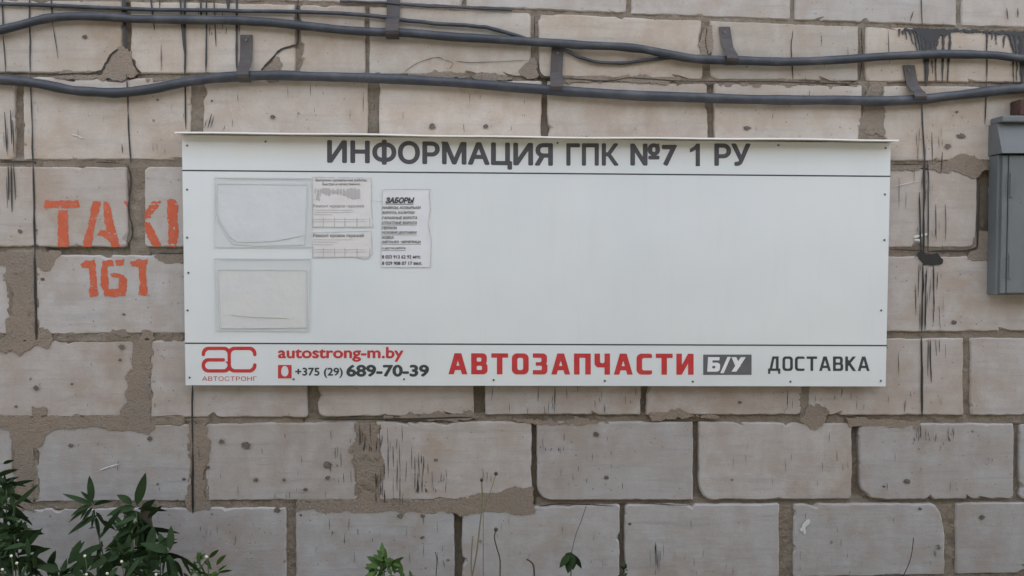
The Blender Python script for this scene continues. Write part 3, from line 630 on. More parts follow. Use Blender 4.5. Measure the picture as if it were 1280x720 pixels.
# squarish drawn alphabet: each glyph is a field on the unit box (0..w, 0..1)
def Gbox(X, Y, x0, y0, x1, y1): return np.minimum(np.minimum(X-x0, x1-X), np.minimum(Y-y0, y1-Y))
def Grr(X, Y, x0, y0, x1, y1, r):
    cx, cy, hx, hy = (x0+x1)/2, (y0+y1)/2, (x1-x0)/2-r, (y1-y0)/2-r; qx = np.abs(X-cx)-hx; qy = np.abs(Y-cy)-hy
    return -(np.hypot(np.maximum(qx, 0), np.maximum(qy, 0))+np.minimum(np.maximum(qx, qy), 0)-r)
def Gln(X, Y, x0, y0, x1, y1, t, ylo=0, yhi=1):
    L = math.hypot(x1-x0, y1-y0); d = np.abs((X-x0)*(y1-y0)-(Y-y0)*(x1-x0))/L; return np.minimum(t/2-d, np.minimum(Y-ylo, yhi-Y))
mx, mn = np.maximum, np.minimum
def glyph(ch, X, Y, w_, t):
    b = t*.82
    if ch == 'А': return mx(mx(Gln(X,Y,t*.5,0,w_*.5-t*.12,1,t*.95), Gln(X,Y,w_-t*.5,0,w_*.5+t*.12,1,t*.95)), mn(Gbox(X,Y,w_*.22,.20,w_*.78,.20+b), 1))
    if ch == 'В': return mx(mn(mx(Gbox(X,Y,0,0,w_*.5,1), mx(Grr(X,Y,0,0,w_,.56,.2), Grr(X,Y,0,.44,w_*.96,1,.2))), -mx(Grr(X,Y,t,b,w_-t,.5-b*.45,.06), Grr(X,Y,t,.5+b*.5,w_*.96-t,1-b,.06))), -9)
    if ch == 'Т': return mx(Gbox(X,Y,0,1-b,w_,1), Gbox(X,Y,(w_-t)/2,0,(w_+t)/2,1))
    if ch == 'О': return mn(Grr(X,Y,0,0,w_,1,.24), -Grr(X,Y,t,b,w_-t,1-b,.10))
    if ch == 'С': return mn(mn(Grr(X,Y,0,0,w_+.1,1,.24), -Grr(X,Y,t,b,w_+.6,1-b,.10)), w_-X)
    if ch == 'З':
        f = mx(mn(Grr(X,Y,-.3,0,w_,.57,.2), -Grr(X,Y,-.5,b,w_-t,.5-b*.4,.07)), mn(Grr(X,Y,-.3,.43,w_*.97,1,.2), -Grr(X,Y,-.5,.5+b*.4,w_*.97-t,1-b,.07)))
        return mn(mn(f, X-.02), mx(X-w_*.22, mx(b-Y, Y-(1-b))))
    if ch == 'П': return mx(mx(Gbox(X,Y,0,0,t,1), Gbox(X,Y,w_-t,0,w_,1)), Gbox(X,Y,0,1-b,w_,1))
    if ch == 'Ч': return mx(Gbox(X,Y,w_-t,0,w_,1), mn(mn(Grr(X,Y,0,.34,w_+.4,1.4,.2), -Grr(X,Y,t,.34+b,w_-t,1.6,.08)), mn(1-Y, w_-X)))
    if ch == 'И': return mx(mx(Gbox(X,Y,0,0,t,1), Gbox(X,Y,w_-t,0,w_,1)), mn(Gln(X,Y,t*.55,.02,w_-t*.55,.98,t*.85), Gbox(X,Y,0,0,w_,1)))
    if ch == 'Б': return mx(mn(mx(Gbox(X,Y,0,0,w_*.5,.62), Grr(X,Y,0,0,w_,.62,.2)), -Grr(X,Y,t,b,w_-t,.62-b,.06)), mx(Gbox(X,Y,0,0,t,1), Gbox(X,Y,0,1-b,w_*.92,1)))
    if ch == '/': return Gln(X,Y,t*.3,-.08,w_-t*.3,1.05,t*.7,-.1,1.02)
    if ch == 'У': return mx(Gln(X,Y,w_*.22,0,w_-t*.5,1,t*.95), mn(Gln(X,Y,w_*.56,.22,t*.45,1,t*.95), mn(Y-.34, 1.1-X))) 
    if ch == 'Д': return mx(mx(Gbox(X,Y,0,-.2,t*.85,b), Gbox(X,Y,w_-t*.85,-.2,w_,b)), mx(Gbox(X,Y,0,0,w_,b), mx(mx(Gbox(X,Y,w_*.86-t,0,w_*.86,1), Gbox(X,Y,w_*.36,1-b,w_*.86,1)), Gln(X,Y,w_*.20,0,w_*.36+t*.4,1,t*.9))))
    if ch == 'К': return mx(Gbox(X,Y,0,0,t,1), mx(mn(Gln(X,Y,t*.8,.42,w_-t*.5,1.0,t*.95), X-t*.5), mn(Gln(X,Y,t*1.1,.62,w_-t*.45,0,t*.98), X-t*.5)))
def put_drawn(text, x0, y0, x1, y1, t, widths, gap, off, name, material, parent, slope=0.0, shear=0.0, ss=3):
    H = y1-y0; tot = sum(widths.get(c, .72) for c in text)+gap*(len(text)-1); k = (x1-x0)/tot   # px per unit width
    step = 1/(H*ss); cur = 0
    for ch in text:
        w_ = widths.get(ch, .72); Xg, Yg = np.meshgrid(np.arange(-.12-abs(shear)*.3, w_+.12+abs(shear), step), np.arange(-.26, 1.06, step)); F_ = glyph(ch, Xg-shear*Yg, Yg, w_, t)
        X0 = Xg[0,0]; c0 = cur
        def fm(i, j):
            px = x0+(c0+X0+i*step)*k; py = y1-(-.26+j*step)*H+(px-x0)*slope; return at(px, py, off)
        contour(F_, fm, name, material, parent); cur += w_+gap

# ------------------------------------------------------------------ THE BOARD
BO = .040                                   # front face of the sheet
tl = atv(227.3,168.6,BO); tr = atv(1113.5,178.6,BO); br = atv(1107,483,BO); bl = atv(232,481.5,BO)
board = thing('information_board', 'long white information board under a folded canopy, ИНФОРМАЦИЯ ГПК heading, fixed to the block wall', 'notice board', ((bl.x+br.x)/2, 0, bl.z))
NXb, NZb = 60, 16; vs = []; fs = []
for j in range(NZb+1):
    for i in range(NXb+1):
        u_ = i/NXb; v_ = j/NZb; p = (bl*(1-u_)+br*u_)*(1-v_)+(tl*(1-u_)+tr*u_)*v_
        edge = min(1, 6*min(u_, 1-u_, v_, 1-v_)*2)
        y = -BO; vs.append((p.x, y, p.z))
for j in range(NZb):
    for i in range(NXb): a = j*(NXb+1)+i; fs.append((a, a+1, a+NXb+2, a+NXb+1))
k = len(vs); rimv = [i for i in range(NXb+1)]+[j*(NXb+1)+NXb for j in range(1, NZb+1)]+[NZb*(NXb+1)+i for i in range(NXb-1, -1, -1)]+[j*(NXb+1) for j in range(NZb-1, 0, -1)]
for r_ in rimv: vs.append((vs[r_][0], -.012, vs[r_][2]))
for i in range(len(rimv)): i2 = (i+1) % len(rimv); fs.append((rimv[i], k+i, k+i2, rimv[i2]))
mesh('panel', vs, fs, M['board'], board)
# canopy: folded strip, front lip turned up
PR = .045; ca = atv(218.5,165.6,BO+PR); cb = atv(1123,175.6,BO+PR)
prof = [(.0, .0), (-BO, .0), (-BO-PR, -.002), (-BO-PR-.001, -.003), (-BO-PR-.003, -.003), (-BO-PR-.0025, .0022), (-BO, .004), (.0, .016)]
vs = []; fs = []; NS = 40
for i in range(NS+1):
    t = i/NS; x = ca.x+(cb.x-ca.x)*t; z = ca.z+(cb.z-ca.z)*t+.0015*math.sin(t*9)+.001*math.sin(t*31)
    for (y, dz_) in prof: vs.append((x, y, z+dz_))
n_ = len(prof)
for i in range(NS):
    for k in range(n_): k2 = (k+1) % n_; fs.append((i*n_+k, i*n_+k2, (i+1)*n_+k2, (i+1)*n_+k))
fs.append(tuple(range(n_))); fs.append(tuple(NS*n_+k for k in range(n_))[::-1])
mesh('canopy', vs, fs, M['canopy'], board)
e = .0006
def strip(x0, y0, x1, y1, w_, off, name, material, parent):
    n_ = 30; vs = []
    for i in range(n_+1):
        t = i/n_; x = x0+(x1-x0)*t; y = y0+(y1-y0)*t; vs += [atv(x, y-w_/2, off), atv(x, y+w_/2, off)]
    return mesh(name, vs, [(2*i, 2*i+1, 2*i+3, 2*i+2) for i in range(n_)], material, parent)
strip(227.8,213,1112.6,220.4,1.7,BO+e,'printed_line',M['darkgrey'],board); strip(231.2,429,1109,432,1.7,BO+e,'printed_line',M['darkgrey'],board)
HS = .0006
put_font('ИНФОРМАЦИЯ', 409, 173.7, 691, 208.9, BO+e, 'heading_lettering', M['black'], board, 4, .028, 0, .0137)
put_font('ГПК', 708, 179.2, 773, 207, BO+e, 'heading_lettering', M['black'], board, 4, .028, 0, HS)
put_font('№7', 788, 179.2, 846, 207.2, BO+e, 'heading_lettering', M['black'], board, 4, .028, 0, HS)
Xg, Yg = grid(860, 177, 878, 210, .35); px_contour(Xg, Yg, sd_poly(Xg, Yg, [(869.5,207.7),(869.5,187),(866.5,189.2),(862.3,190.6),(862.3,186),(866.2,184),(869,181.6),(870.3,179.4),(874.9,179.4),(874.9,207.7)]), BO+e, 'heading_lettering', M['black'], board)
put_font('РУ', 893, 179.3, 938, 207.2, BO+e, 'heading_lettering', M['black'], board, 4, .028, 0, HS)
wd = {'А':.86,'В':.74,'Т':.76,'О':.76,'З':.68,'П':.76,'Ч':.70,'С':.70,'И':.78,'Д':.90,'К':.76,'Б':.72,'/':.52,'У':.80}
put_drawn('АВТОЗАПЧАСТИ', 560.5, 441.5, 867, 467.8, .25, wd, .17, BO+e, 'red_lettering', M['red'], board, .0022)
put_drawn('ДОСТАВКА', 960, 445.5, 1087, 463.6, .20, wd, .15, BO+e, 'grey_lettering', M['darkgrey'], board, .0012)
def rrect(x0, y0, x1, y1, off, name, material, parent, cut=None):
    Xg, Yg = grid(x0-2, y0-2, x1+2, y1+2, .4); F_ = Grr(Xg, Yg, x0, y0, x1, y1, .6)
    if cut is not None: F_ = mn(F_, -cut(Xg, Yg))
    return px_contour(Xg, Yg, F_, off, name, material, parent)
rrect(879, 443.2, 939.5, 468.6, BO+e, 'lettering_plate', M['grey'], board)
put_drawn('Б/У', 884, 446.4, 931, 464.6, .27, wd, .06, BO+2*e, 'white_lettering', M['whitevinyl'], board, .001, .05)
put_font('autostrong-m.by', 347.5, 433.6, 504, 452.2, BO+e, 'web_address', M['red'], board, 5, .020)
put_font('+375 (29)', 369, 459.5, 428.5, 472.6, BO+e, 'phone_number', M['darkgrey'], board, 5, .022)
put_font('689-70-39', 433, 456, 536, 470.8, BO+e, 'phone_number', M['darkgrey'], board, 5, .032)
rrect(347.5, 456.2, 364.5, 473, BO+e, 'phone_icon', M['red'], board, cut=lambda X_, Y_: 1-np.hypot((X_-356)/4.6, (Y_-464.6)/np.where(Y_ < 465.5, 7.2, 6.0)))
# the AC emblem, drawn from rings
def emblem(X_, Y_):
    U = (X_-220)*7.11; V_ = (Y_-420)*7.11; t = 30
    ring = lambda x0, y0, x1, y1, r: mn(Grr(U, V_, x0, y0, x1, y1, r), -Grr(U, V_, x0+t, y0+t, x1-t, y1-t, r-t*.75))
    cap = lambda x, y: t/2-np.hypot(U-x, V_-y)
    top = mn(ring(228,95,488,325,62), mx(190-V_-18, U-300)); top = mn(top, mx(165-V_, U-440))
    low = mn(ring(228,197,488,325,58), mx(V_-240, 430-U))
    low = mn(low, mx(mx(330-U, V_-212), V_-226)) if False else mn(ring(228,197,488,325,58), mx(V_-227, 420-U))
    bar = mx(Gbox(U, V_, 290, 197, 420, 227), cap(420, 212))
    stem = Gbox(U, V_, 458, 140, 488, 285)
    c_ = mn(ring(458,95,715,325,62), mx(mx(165-V_, V_-258), 600-U))
    f = mx(mx(mx(top, low), mx(bar, stem)), mx(c_, mx(cap(700,165), cap(700,258)))); f = mx(f, cap(243,165))
    return f/7.11
Xg, Yg = grid(248, 430, 324, 470, .33); px_contour(Xg, Yg, emblem(Xg, Yg), BO+e, 'emblem', M['red'], board)
put_font('АВТОСТРОНГ', 253, 470.6, 321, 476, BO+e, 'small_lettering', M['red'], board, 6, .004)
sv = [(234,182),(233.8,237),(234,297),(235.5,341),(234.5,388),(237,472),(332,177),(553,178),(697,178.6),(823,180.5),(973,181.6),(1107,185),(1106,243),(1105.5,300),(1101.5,388),(1101,476),(367,474),(505,474),(617,475),(756,476),(866,477),(988,477)]
for (x, y) in sv:
    p = atv(x, y, BO); b = MB(); vs = []; n_ = 8; r_ = .0042
    for (rr, dd) in ((r_, 0), (r_*.8, .0022)):
        for i in range(n_): a = 2*math.pi*i/n_; vs.append((p.x+math.cos(a)*rr, -BO-dd-.0002, p.z+math.sin(a)*rr))
    mesh('screw', vs, [(i, (i+1) % n_, n_+(i+1) % n_, n_+i) for i in range(n_)]+[tuple(n_+i for i in range(n_))], M['screw'], board)

# ---- sheets on the board
def sheet(P, off, name, material, parent, rag=.0, step=.5, lift=0, th=.0006):
    xs_ = [p[0] for p in P]; ys_ = [p[1] for p in P]; Xg, Yg = grid(min(xs_)-2, min(ys_)-2, max(xs_)+2, max(ys_)+2, step)
    return px_contour(Xg, Yg, sd_poly(Xg, Yg, P)+(fbm(Xg/4, Yg/4, 5, 3)*rag if rag else 0), off, name, material, parent, th)
M['edge'] = mat('sleeve_weld_line', (.56,.58,.59), .35); M['crease'] = mat('crease_line', (.50,.485,.465), .8)
def outline_ring(P, w_, off, name, material, parent, rag=.0):
    xs_ = [p[0] for p in P]; ys_ = [p[1] for p in P]; Xg, Yg = grid(min(xs_)-2, min(ys_)-2, max(xs_)+2, max(ys_)+2, .35)
    d = sd_poly(Xg, Yg, P); return px_contour(Xg, Yg, max(w_, .85)/2-np.abs(d)+fbm(Xg/6, Yg/6, 15, 2)*rag, off, name, material, parent, .0006)
for (P, inn, pm, lab, creases) in [
   ([(268,222),(389,223),(390,309),(268,309)], [(271,229.5),(384,231),(381,306),(320,307),(292,305),(284,297),(272,275)], 'paperA', 'upper clear plastic sleeve holding a bleached sheet with a curled lower left corner', [[(271,243),(272,270),(284,292),(296,303)],[(296,303),(330,302),(350,300),(380,294)],[(274,222.6),(386,224.5)]]),
   ([(268,323),(388,324),(386,414),(270,413)], [(272,337),(383,338),(383,409),(275,410)], 'paperB', 'lower clear plastic sleeve holding a yellowed blank sheet', [[(287,392.5),(310,396),(363,398)],[(275,410.6),(383,410.2)],[(270,324.2),(386,324.4)]])]:
    c_ = atv((P[0][0]+P[1][0])/2, P[2][1], BO); t_ = thing('document_sleeve', lab, 'plastic sleeve', c_, 'plastic sleeves on the information board')
    sheet(inn, BO+.0014, 'paper_sheet', M[pm], t_, .2); sheet(P, BO+.0026, 'sleeve', M['sleeve'], t_)
    outline_ring(P, .9, BO+.0034, 'welded_edge', M['edge'], t_); outline_ring(inn, .75, BO+.0036, 'sheet_edge', M['edge'], t_)
    for i, cl in enumerate(creases):
        cm = MB(); ribbon(cm, cl, 1.1, BO+.0038, .5, i+50, .0006); cm.build('crease', M['crease'], t_)
nt = thing('paper_notice', 'pair of faded roof repair leaflets taped together beside the plastic sleeves', 'notice', atv(427,323,BO))
sheet([(391,221.5),(464,222.5),(464,257),(466,284),(391,284)], BO+.0012, 'leaflet', M['notice'], nt, 1.0); sheet([(390,291),(464,289),(465,318),(458,323.5),(440,321),(391,322)], BO+.0012, 'leaflet', M['notice'], nt, 1.0)
outline_ring([(391,221.5),(464,222.5),(464,257),(466,284),(391,284)], .6, BO+.002, 'sheet_edge', M['crease'], nt, .5); outline_ring([(390,291),(464,289),(465,318),(458,323.5),(440,321),(391,322)], .7, BO+.002, 'sheet_edge', M['crease'], nt, .5)
po = BO+.0022
put_font('Выполню кровельные работы.', 394.5, 223.4, 459, 227.6, po, 'lettering', M['inkfaint'], nt, 6, .04); put_font('Быстро и качественно.', 403, 228.4, 450.5, 232.4, po, 'lettering', M['inkfaint'], nt, 6, .04)
Xg, Yg = grid(392, 234, 452, 256, .5)
F_ = fbm(Xg/1.3, Yg/12, 77, 3)*5-.6+sd_poly(Xg, Yg, [(393,235),(450,235),(450,250),(436,249),(424,243),(410,245),(402,240),(400,250),(393,252)])-.6
px_contour(Xg, Yg, mn(F_, sd_poly(Xg, Yg, bx(393,235,450,253))), po, 'faded_picture', M['inkgrey'], nt)
put_font('Ремонт кровли гаражей', 391.5, 255.4, 455, 260.4, po, 'lettering', M['inkfaint'], nt, 5, .03); put_font('Ремонт кровли гаражей', 391.5, 292, 455, 297.4, po, 'lettering', M['inkfaint'], nt, 5, .03)
lm = MB()
for (x0, y, x1) in [(391,262.5,443),(392,265.4,443),(392,268.2,416),(391,274,460),(391,277,460),(391,283.4,462),(392,299.6,442),(392,302.4,422),(392,305.6,417),(391,312,459),(391,315,459),(391,321,460)]: ribbon(lm, [(x0,y),((x0+x1)/2,y+.2),(x1,y)], .55, po, .3, x0+y, .0001)
for x in (391,404,418,431,446,462):
    ribbon(lm, [(x,272),(x+.3,277),(x,284)], .8, po, .3, x, .0001); ribbon(lm, [(x,310),(x+.3,316),(x,322)], .8, po, .3, x+1, .0001)
lm.build('ruled_lines', M['inkgrey'], nt)['kind'] = 'stuff'
nt = thing('paper_notice', 'white fence seller leaflet headed ЗАБОРЫ with two phone numbers', 'notice', atv(508,336,BO))
P = [(478,238),(484,236.6),(538,236.8),(536,244),(538,262),(535,280),(539,300),(538,334),(476,334),(477,262),(477,252),(465,251),(466,247),(478,250)]
sheet(P, BO+.0012, 'leaflet', M['notice2'], nt, .8); outline_ring(P[:9], .5, BO+.002, 'sheet_edge', M['crease'], nt, .5)
put_font('ЗАБОРЫ', 482, 246.6, 518, 254, po, 'lettering', M['inkdark'], nt, 5, .05, .28); strip(481.5,255,517,255.2,.8,po,'lettering_underline',M['inkdark'],nt)
for tx, x1, y, ul in [('НАВЕСЫ, КОЗЫРЬКИ',526,257.8,0),('ВОРОТА, КАЛИТКИ',518.5,264,0),('ГАРАЖНЫЕ ВОРОТА',521.5,270.4,0),('ОТКАТНЫЕ ВОРОТА',521,276.6,1),('ПЕРИЛА',496,283,0),('УСЛОВИЯ ДОСТАВКИ',521,289,1),('КОВКА',492,295,0),('МЕТАЛЛ. ЧЕРЕПИЦА',526,300.8,1),('и другие работы',507,308.4,1)]:
    put_font(tx, 477.5, y, x1, y+3.7, po, 'lettering', M['inkfaint'], nt, 6, .045, .28)
    if ul: strip(477.5, y+4.6, x1, y+4.6, .55, po, 'lettering_underline', M['inkfaint'], nt)
put_font('8 033 913 62 92 мтс', 477.5, 319, 525.5, 323.2, po, 'lettering', M['inkdark'], nt, 6, .03); put_font('8 029 908 07 17 вел.', 477.5, 327, 527.5, 331.2, po, 'lettering', M['inkdark'], nt, 6, .03)

# ------------------------------------------------------------------ CABLES
def cable(name, label, pts, rpx, off, cat='cable', group='cables strung across the wall', wob=1):
    P = spline(pts, 10); rad = rpx/335.0; b = MB()
    pp = [atv(p[0], p[1], off) for p in P]; rr = [rad*(1+.16*float(vnoise(k*.22, rpx, 6)-.5)+.06*float(vnoise(k*.9, rpx, 16)-.5)) for k in range(len(P))]; pp = [p+Vector((0, -.004*float(vnoise(k*.15, rpx, 26)), .004*float(fbm(k*.12, rpx, 36, 2)))) for k, p in enumerate(pp)]
    b.tube(pp, rr, 12); o = b.build(name, M['cable'], None, True); tag(o, label, cat, group); return o
cable('cable', 'thick lower black cable sagging at left above the information board', [(-420,84),(-200,90),(-60,94),(0,99),(40,103),(90,112),(130,116),(170,114),(230,103),(280,97),(330,95),(400,96),(470,98),(600,106),(700,114),(800,119),(900,123),(1000,125),(1080,126),(1150,124),(1200,118),(1280,110),(1450,104),(1650,110)], 5.9, .022)
cable('cable', 'thick upper black cable running above the lower one and dipping at right', [(-420,70),(-200,54),(-60,44),(0,38),(40,28),(75,22),(130,22),(200,24),(300,26),(360,30),(430,38),(520,43),(600,48),(700,54),(735,57),(790,60),(830,67),(880,75),(960,77),(1040,75),(1110,71),(1180,68),(1240,69),(1290,74),(1450,84),(1650,80)], 5.2, .022)
cable('cable', 'thin cable along the top left joining the upper thick cable', [(-420,20),(-200,8),(-40,3),(0,5),(60,7),(150,11),(250,13),(340,14),(430,18),(500,24),(545,30),(590,33),(615,36),(640,43),(660,50)], 2.4, .010)
cable('cable', 'thin loop of cable hanging under the upper thick cable right of the middle strap', [(690,52),(702,60),(720,70),(742,77),(775,79),(810,76),(850,72),(880,74)], 2.0, .008)
cable('cable', 'thinnest wire along the topmost joint left of centre', [(425,3),(470,3),(520,8),(560,9),(600,11),(640,13)], 1.5, .006)
def strap(label, x0, y0, x1, y1, wpx, oncable, off_c):
    """flat steel strip nailed to the wall at its upper end and bent over the cable at its lower end"""
    w_ = wpx/335.0; th = .003
    a = atv(x0, y0, 0); c_ = atv(x1, y1, 0); r = off_c
    path = [(0, a, .003)]
    n_ = 6; pts = []
    up = y0 < y1
    for t, o_ in [(0,.003),(.35,.004),(.6,.008),(.78,.028),(.86,.044),(1.0,.050),(1.07,.044),(1.12,.028),(1.13,.010)]:
        pts.append((a.lerp(c_, t), o_))
    vs = []; fs = []
    for (p, o_) in pts:
        for dx_, dd in ((-w_/2, o_), (w_/2, o_), (w_/2, o_+th), (-w_/2, o_+th)): vs.append((p.x+dx_, -dd, p.z))
    for k in range(len(pts)-1):
        for j in range(4): j2 = (j+1) % 4; fs.append((k*4+j, k*4+j2, (k+1)*4+j2, (k+1)*4+j))
    fs += [(0,1,2,3), tuple((len(pts)-1)*4+j for j in (3,2,1,0))]
    t_ = thing('cable_strap', label, 'strap', a, 'steel straps holding the cables')
    mesh('strip', vs, fs, M['strap'], t_)
    p = pts[0][0]; b = MB(); b.tube([Vector((p.x, -.004, p.z-.02)), Vector((p.x, -.0095, p.z-.02))], [.005,.004], 8); b.build('nail_head', M['screw'], t_)
strap('upright dark steel strap over the lower cable at left, beside the broken block corner', 308.5, 44, 308.5, 97, 15, 0, .02)
strap('steel strap running off the top edge of the picture over the upper cable', 492, -12, 492, 43, 16, 0, .02)
strap('slightly slanted steel strap between the upper and lower cables above the board centre', 697, 60, 694, 112, 15, 0, .02)
strap('slanted steel strap over the upper cable right of centre', 905, 34, 911, 77, 14, 0, .02)
strap('slanted steel strap over the lower cable nearest the grey cabinet', 1135, 82, 1142, 124, 15, 0, .02)

# ------------------------------------------------------------------ CABINET
cx0, cx1 = 1236, 1420; p0 = atv(1233,368,.0); p1 = atv(1395,196,.0)
cab = thing('meter_cabinet', 'grey metal meter cabinet with sloping hood hanging on the wall at the right edge', 'cabinet', ((p0.x+p1.x)/2, 0, p0.z))
D_ = .055
b = MB(); b.box(p0.x, -D_, p0.z, p1.x, .0, p1.z, .003); b.build('body', M['cabinetside'], cab)
dx0, dx1 = p0.x+.012, p1.x-.012
b = MB(); b.box(dx0, -D_-.010, p0.z+.006, dx0+.020, -D_+.001, p1.z-.004, .002); b.build('door_frame', M['cabinet'], cab)
b = MB(); b.box(dx0+.0225, -D_-.013, p0.z+.007, dx1, -D_+.001, p1.z-.004, .003); d_ = b.build('door', M['cabinet'], cab)
for hz0 in ((p0.z+p1.z)/2+.10, p0.z+.06):
    b = MB(); b.box(dx0+.024, -D_-.020, hz0, dx0+.034, -D_-.0132, hz0+.09, .002); b.build('hinge', M['cabinetside'], cab)
b = MB(); b.box(dx0+.18, -D_-.024, p0.z+.235, dx0+.215, -D_-.0132, p0.z+.255, .003); b.build('latch', M['screw'], cab)
hz = p1.z
vs = []
for x, dd in ((p0.x-.004, 1), (p1.x+.01, 1)):
    vs += [(x, .0, hz+.002), (x, -D_-.03, hz+.002), (x, -D_-.022, hz+.03), (x, -.05, hz+.115), (x, .0, hz+.115)]
mesh('hood', vs, [(0,1,2,3,4),(9,8,7,6,5),(0,5,6,1),(1,6,7,2),(2,7,8,3),(3,8,9,4),(4,9,5,0)], M['cabinetside'], cab)
b = MB(); b.box(p0.x+.002, -.075, hz+.1165, p1.x+.02, .0, hz+.1400, .004); b.build('hood_cap', M['cabinet'], cab)
c0_ = atv(1262,149.5,.0); c1_ = atv(1330,129,.0)
b = MB(); b.box(c0_.x, -.06, hz+.1415, c1_.x, .0, hz+.1415+(c1_.z-c0_.z), .004); o = b.build('red_brick', M['redbrick']); tag(o, 'dark red brick lying on top of the grey meter cabinet', 'brick')

# ------------------------------------------------------------------ GROUND AND THE ADDED ROW FACING THE WALL
def ground():
    m = mat('grassy_soil', rough=1); n = N(m)
    c = n.mix(n.ramp(n.noise(3, 5), .4, .6), (.12,.10,.075), (.18,.15,.12)); n.l(c, n.b.inputs['Base Color']); n.l(n.bump(n.noise(20, 5), .04, .8), n.b.inputs['Normal'])
    xs_ = list(np.linspace(-6, 6, 60)); ys_ = list(np.linspace(-5, .6, 40)); xs_ = [-200,-40,-12]+xs_+[12,40,200]; ys_ = [-200,-40,-10]+ys_+[10,200]
    vs = [(x, y, .02*float(fbm(np.array(x*1.3), np.array(y*1.3), 4, 3)) if abs(x) < 12 and y > -10 and y < 1 else 0) for y in ys_ for x in xs_]; nx = len(xs_)
    fs = [(j*nx+i, j*nx+i+1, (j+1)*nx+i+1, (j+1)*nx+i) for j in range(len(ys_)-1) for i in range(nx-1)]
    o = mesh('ground', vs, fs, m); tag(o, kind='structure')
ground()
fac = thing('added_garage_row', 'unseen dark garage row added opposite the block wall to cut sky light low down', 'light blocker', (0,-3.8,0))  # added out of view: blocks sky light so the wall darkens downwards
b = MB(); b.box(-9, -8, -.1, 9, -3.82, 3.3); b.build('wall', mortar_mat('dark_rendered_wall', (.07,.062,.055), (.09,.08,.07), (.06,.055,.05)), fac)
b = MB(); b.box(-9.2, -8.2, 3.302, 9.2, -3.7, 3.45); b.build('roof', mat('roof_felt', (.04,.04,.042), .95), fac)
M['gate'] = mat('dark_green_gate', (.035,.05,.04), .6)
for k in range(5):
    x = -7.6+k*3.2; b = MB(); b.box(x, -3.85, 0, x+1.24, -3.79, 2.3, .006); b.build('gate_leaf', M['gate'], fac); b = MB(); b.box(x+1.25, -3.85, 0, x+2.5, -3.79, 2.3, .006); b.build('gate_leaf', M['gate'], fac)

# ------------------------------------------------------------------ WEEDS
def leaf_geo(L, W_, droop, fold=.25, seg=6, teeth=False):
    """leaf along +x from the origin, drooping in z; returns verts, faces"""
    vs = []; fs = []
    for i in range(seg+1):
        t = i/seg; wv = W_*.5*(math.sin(math.pi*min(1, t**.75))**.8 if 0 < t < 1 else .02)
        if teeth: wv *= 1-.28*(i % 2)
        x = L*t*(1-.12*droop*t); z = L*(.25*t-droop*t*t)
        vs += [(x, -wv, z+wv*fold), (x, 0, z), (x, wv, z+wv*fold)]
    for i in range(seg): a = 3*i; fs += [(a, a+3, a+4, a+1), (a+1, a+4, a+5, a+2)]
    return vs, fs
def leaf(parent, p, az, el, L, W_, droop, m, roll=0, teeth=False):
    vs, fs = leaf_geo(L, W_, droop, seg=8 if teeth else 6, teeth=teeth); Rm = Matrix.Rotation(az, 3, 'Z') @ Matrix.Rotation(-el, 3, 'Y') @ Matrix.Rotation(roll, 3, 'X')
    return mesh('leaf', [Rm @ Vector(v)+Vector(p) for v in vs], fs, M[m], parent, True)
def stem_pts(base, tip, bend): 
    a, b_ = Vector(base), Vector(tip); mid = (a+b_)/2+Vector(bend); return [Vector(v) for v in spline([a, mid, b_], 8)]
def weed(name, label, cat, base_px, off, top_px, n, L, W_, m='leaf', bend=(0,0,0), el=(.1,.7), droop=(.2,.6), teeth=False, tipn=5, start=.0, group='weeds at the foot of the wall', rad=.0035, stem='stem', pairs=False):
    tp = atv(top_px[0], top_px[1], off); bp = atv(base_px, 700, off); bp.z = 0
    t_ = thing(name, label, cat, bp, group)
    P = stem_pts(bp, tp, bend); b = MB(); b.tube(P, [rad*(1-.6*k/len(P)) for k in range(len(P))], 6); b.build('stem', M[stem], t_, True)
    for k in range(n):
        t = start+(1-start)*((k+.5)/n); i = min(len(P)-2, int(t*(len(P)-1))); f = t*(len(P)-1)-i; p = P[i].lerp(P[i+1], f)
        s = 1-.55*max(0, t-.6)/.4; az = k*2.4+random.uniform(-.4,.4)
        leaf(t_, p, az, random.uniform(*el), L*s*random.uniform(.75,1.15), W_*s, random.uniform(*droop), m, random.uniform(-.4,.4), teeth)
    for k in range(tipn): leaf(t_, P[-1], k*2*math.pi/max(1, tipn)+random.uniform(-.3,.3), random.uniform(.5,1.3), L*.55*random.uniform(.7,1.1), W_*.7, random.uniform(.1,.5), m, 0, teeth)
    return t_, P
def at_leaf(t_, px, py, off, ang, L, W_, droop=.25, m='leaf', tilt=0):
    """a leaf whose foot is at the surveyed point, lying roughly parallel to the wall and pointing at angle ang (0 = right, 90 = up)"""
    p = atv(px, py, off); vs, fs = leaf_geo(L, W_, droop); a = R(ang); out = []
    sgn = 1 if math.cos(a) >= 0 else -1
    for v in vs:
        x, y, z = v; z2 = z; # long axis x -> direction a in the wall plane; width y -> mostly vertical face
        dx_ = x*math.cos(a)-(y*.75)*math.sin(a)*1; dz_ = x*math.sin(a)+(y*.75)*math.cos(a)+z2*.6
        out.append(p+Vector((dx_, -y*.5+tilt*x, dz_)))
    mesh('leaf', out, fs, M[m], t_, True)
S = 1/335.0
t_, P = weed('weed_plant', 'tall leafy weed with long narrow leaves spreading against the lower left blocks', 'weed', 140, .20, (116,640), 9, .085, .022, bend=(.03,0,.0), start=.45, tipn=0, el=(0,.5))
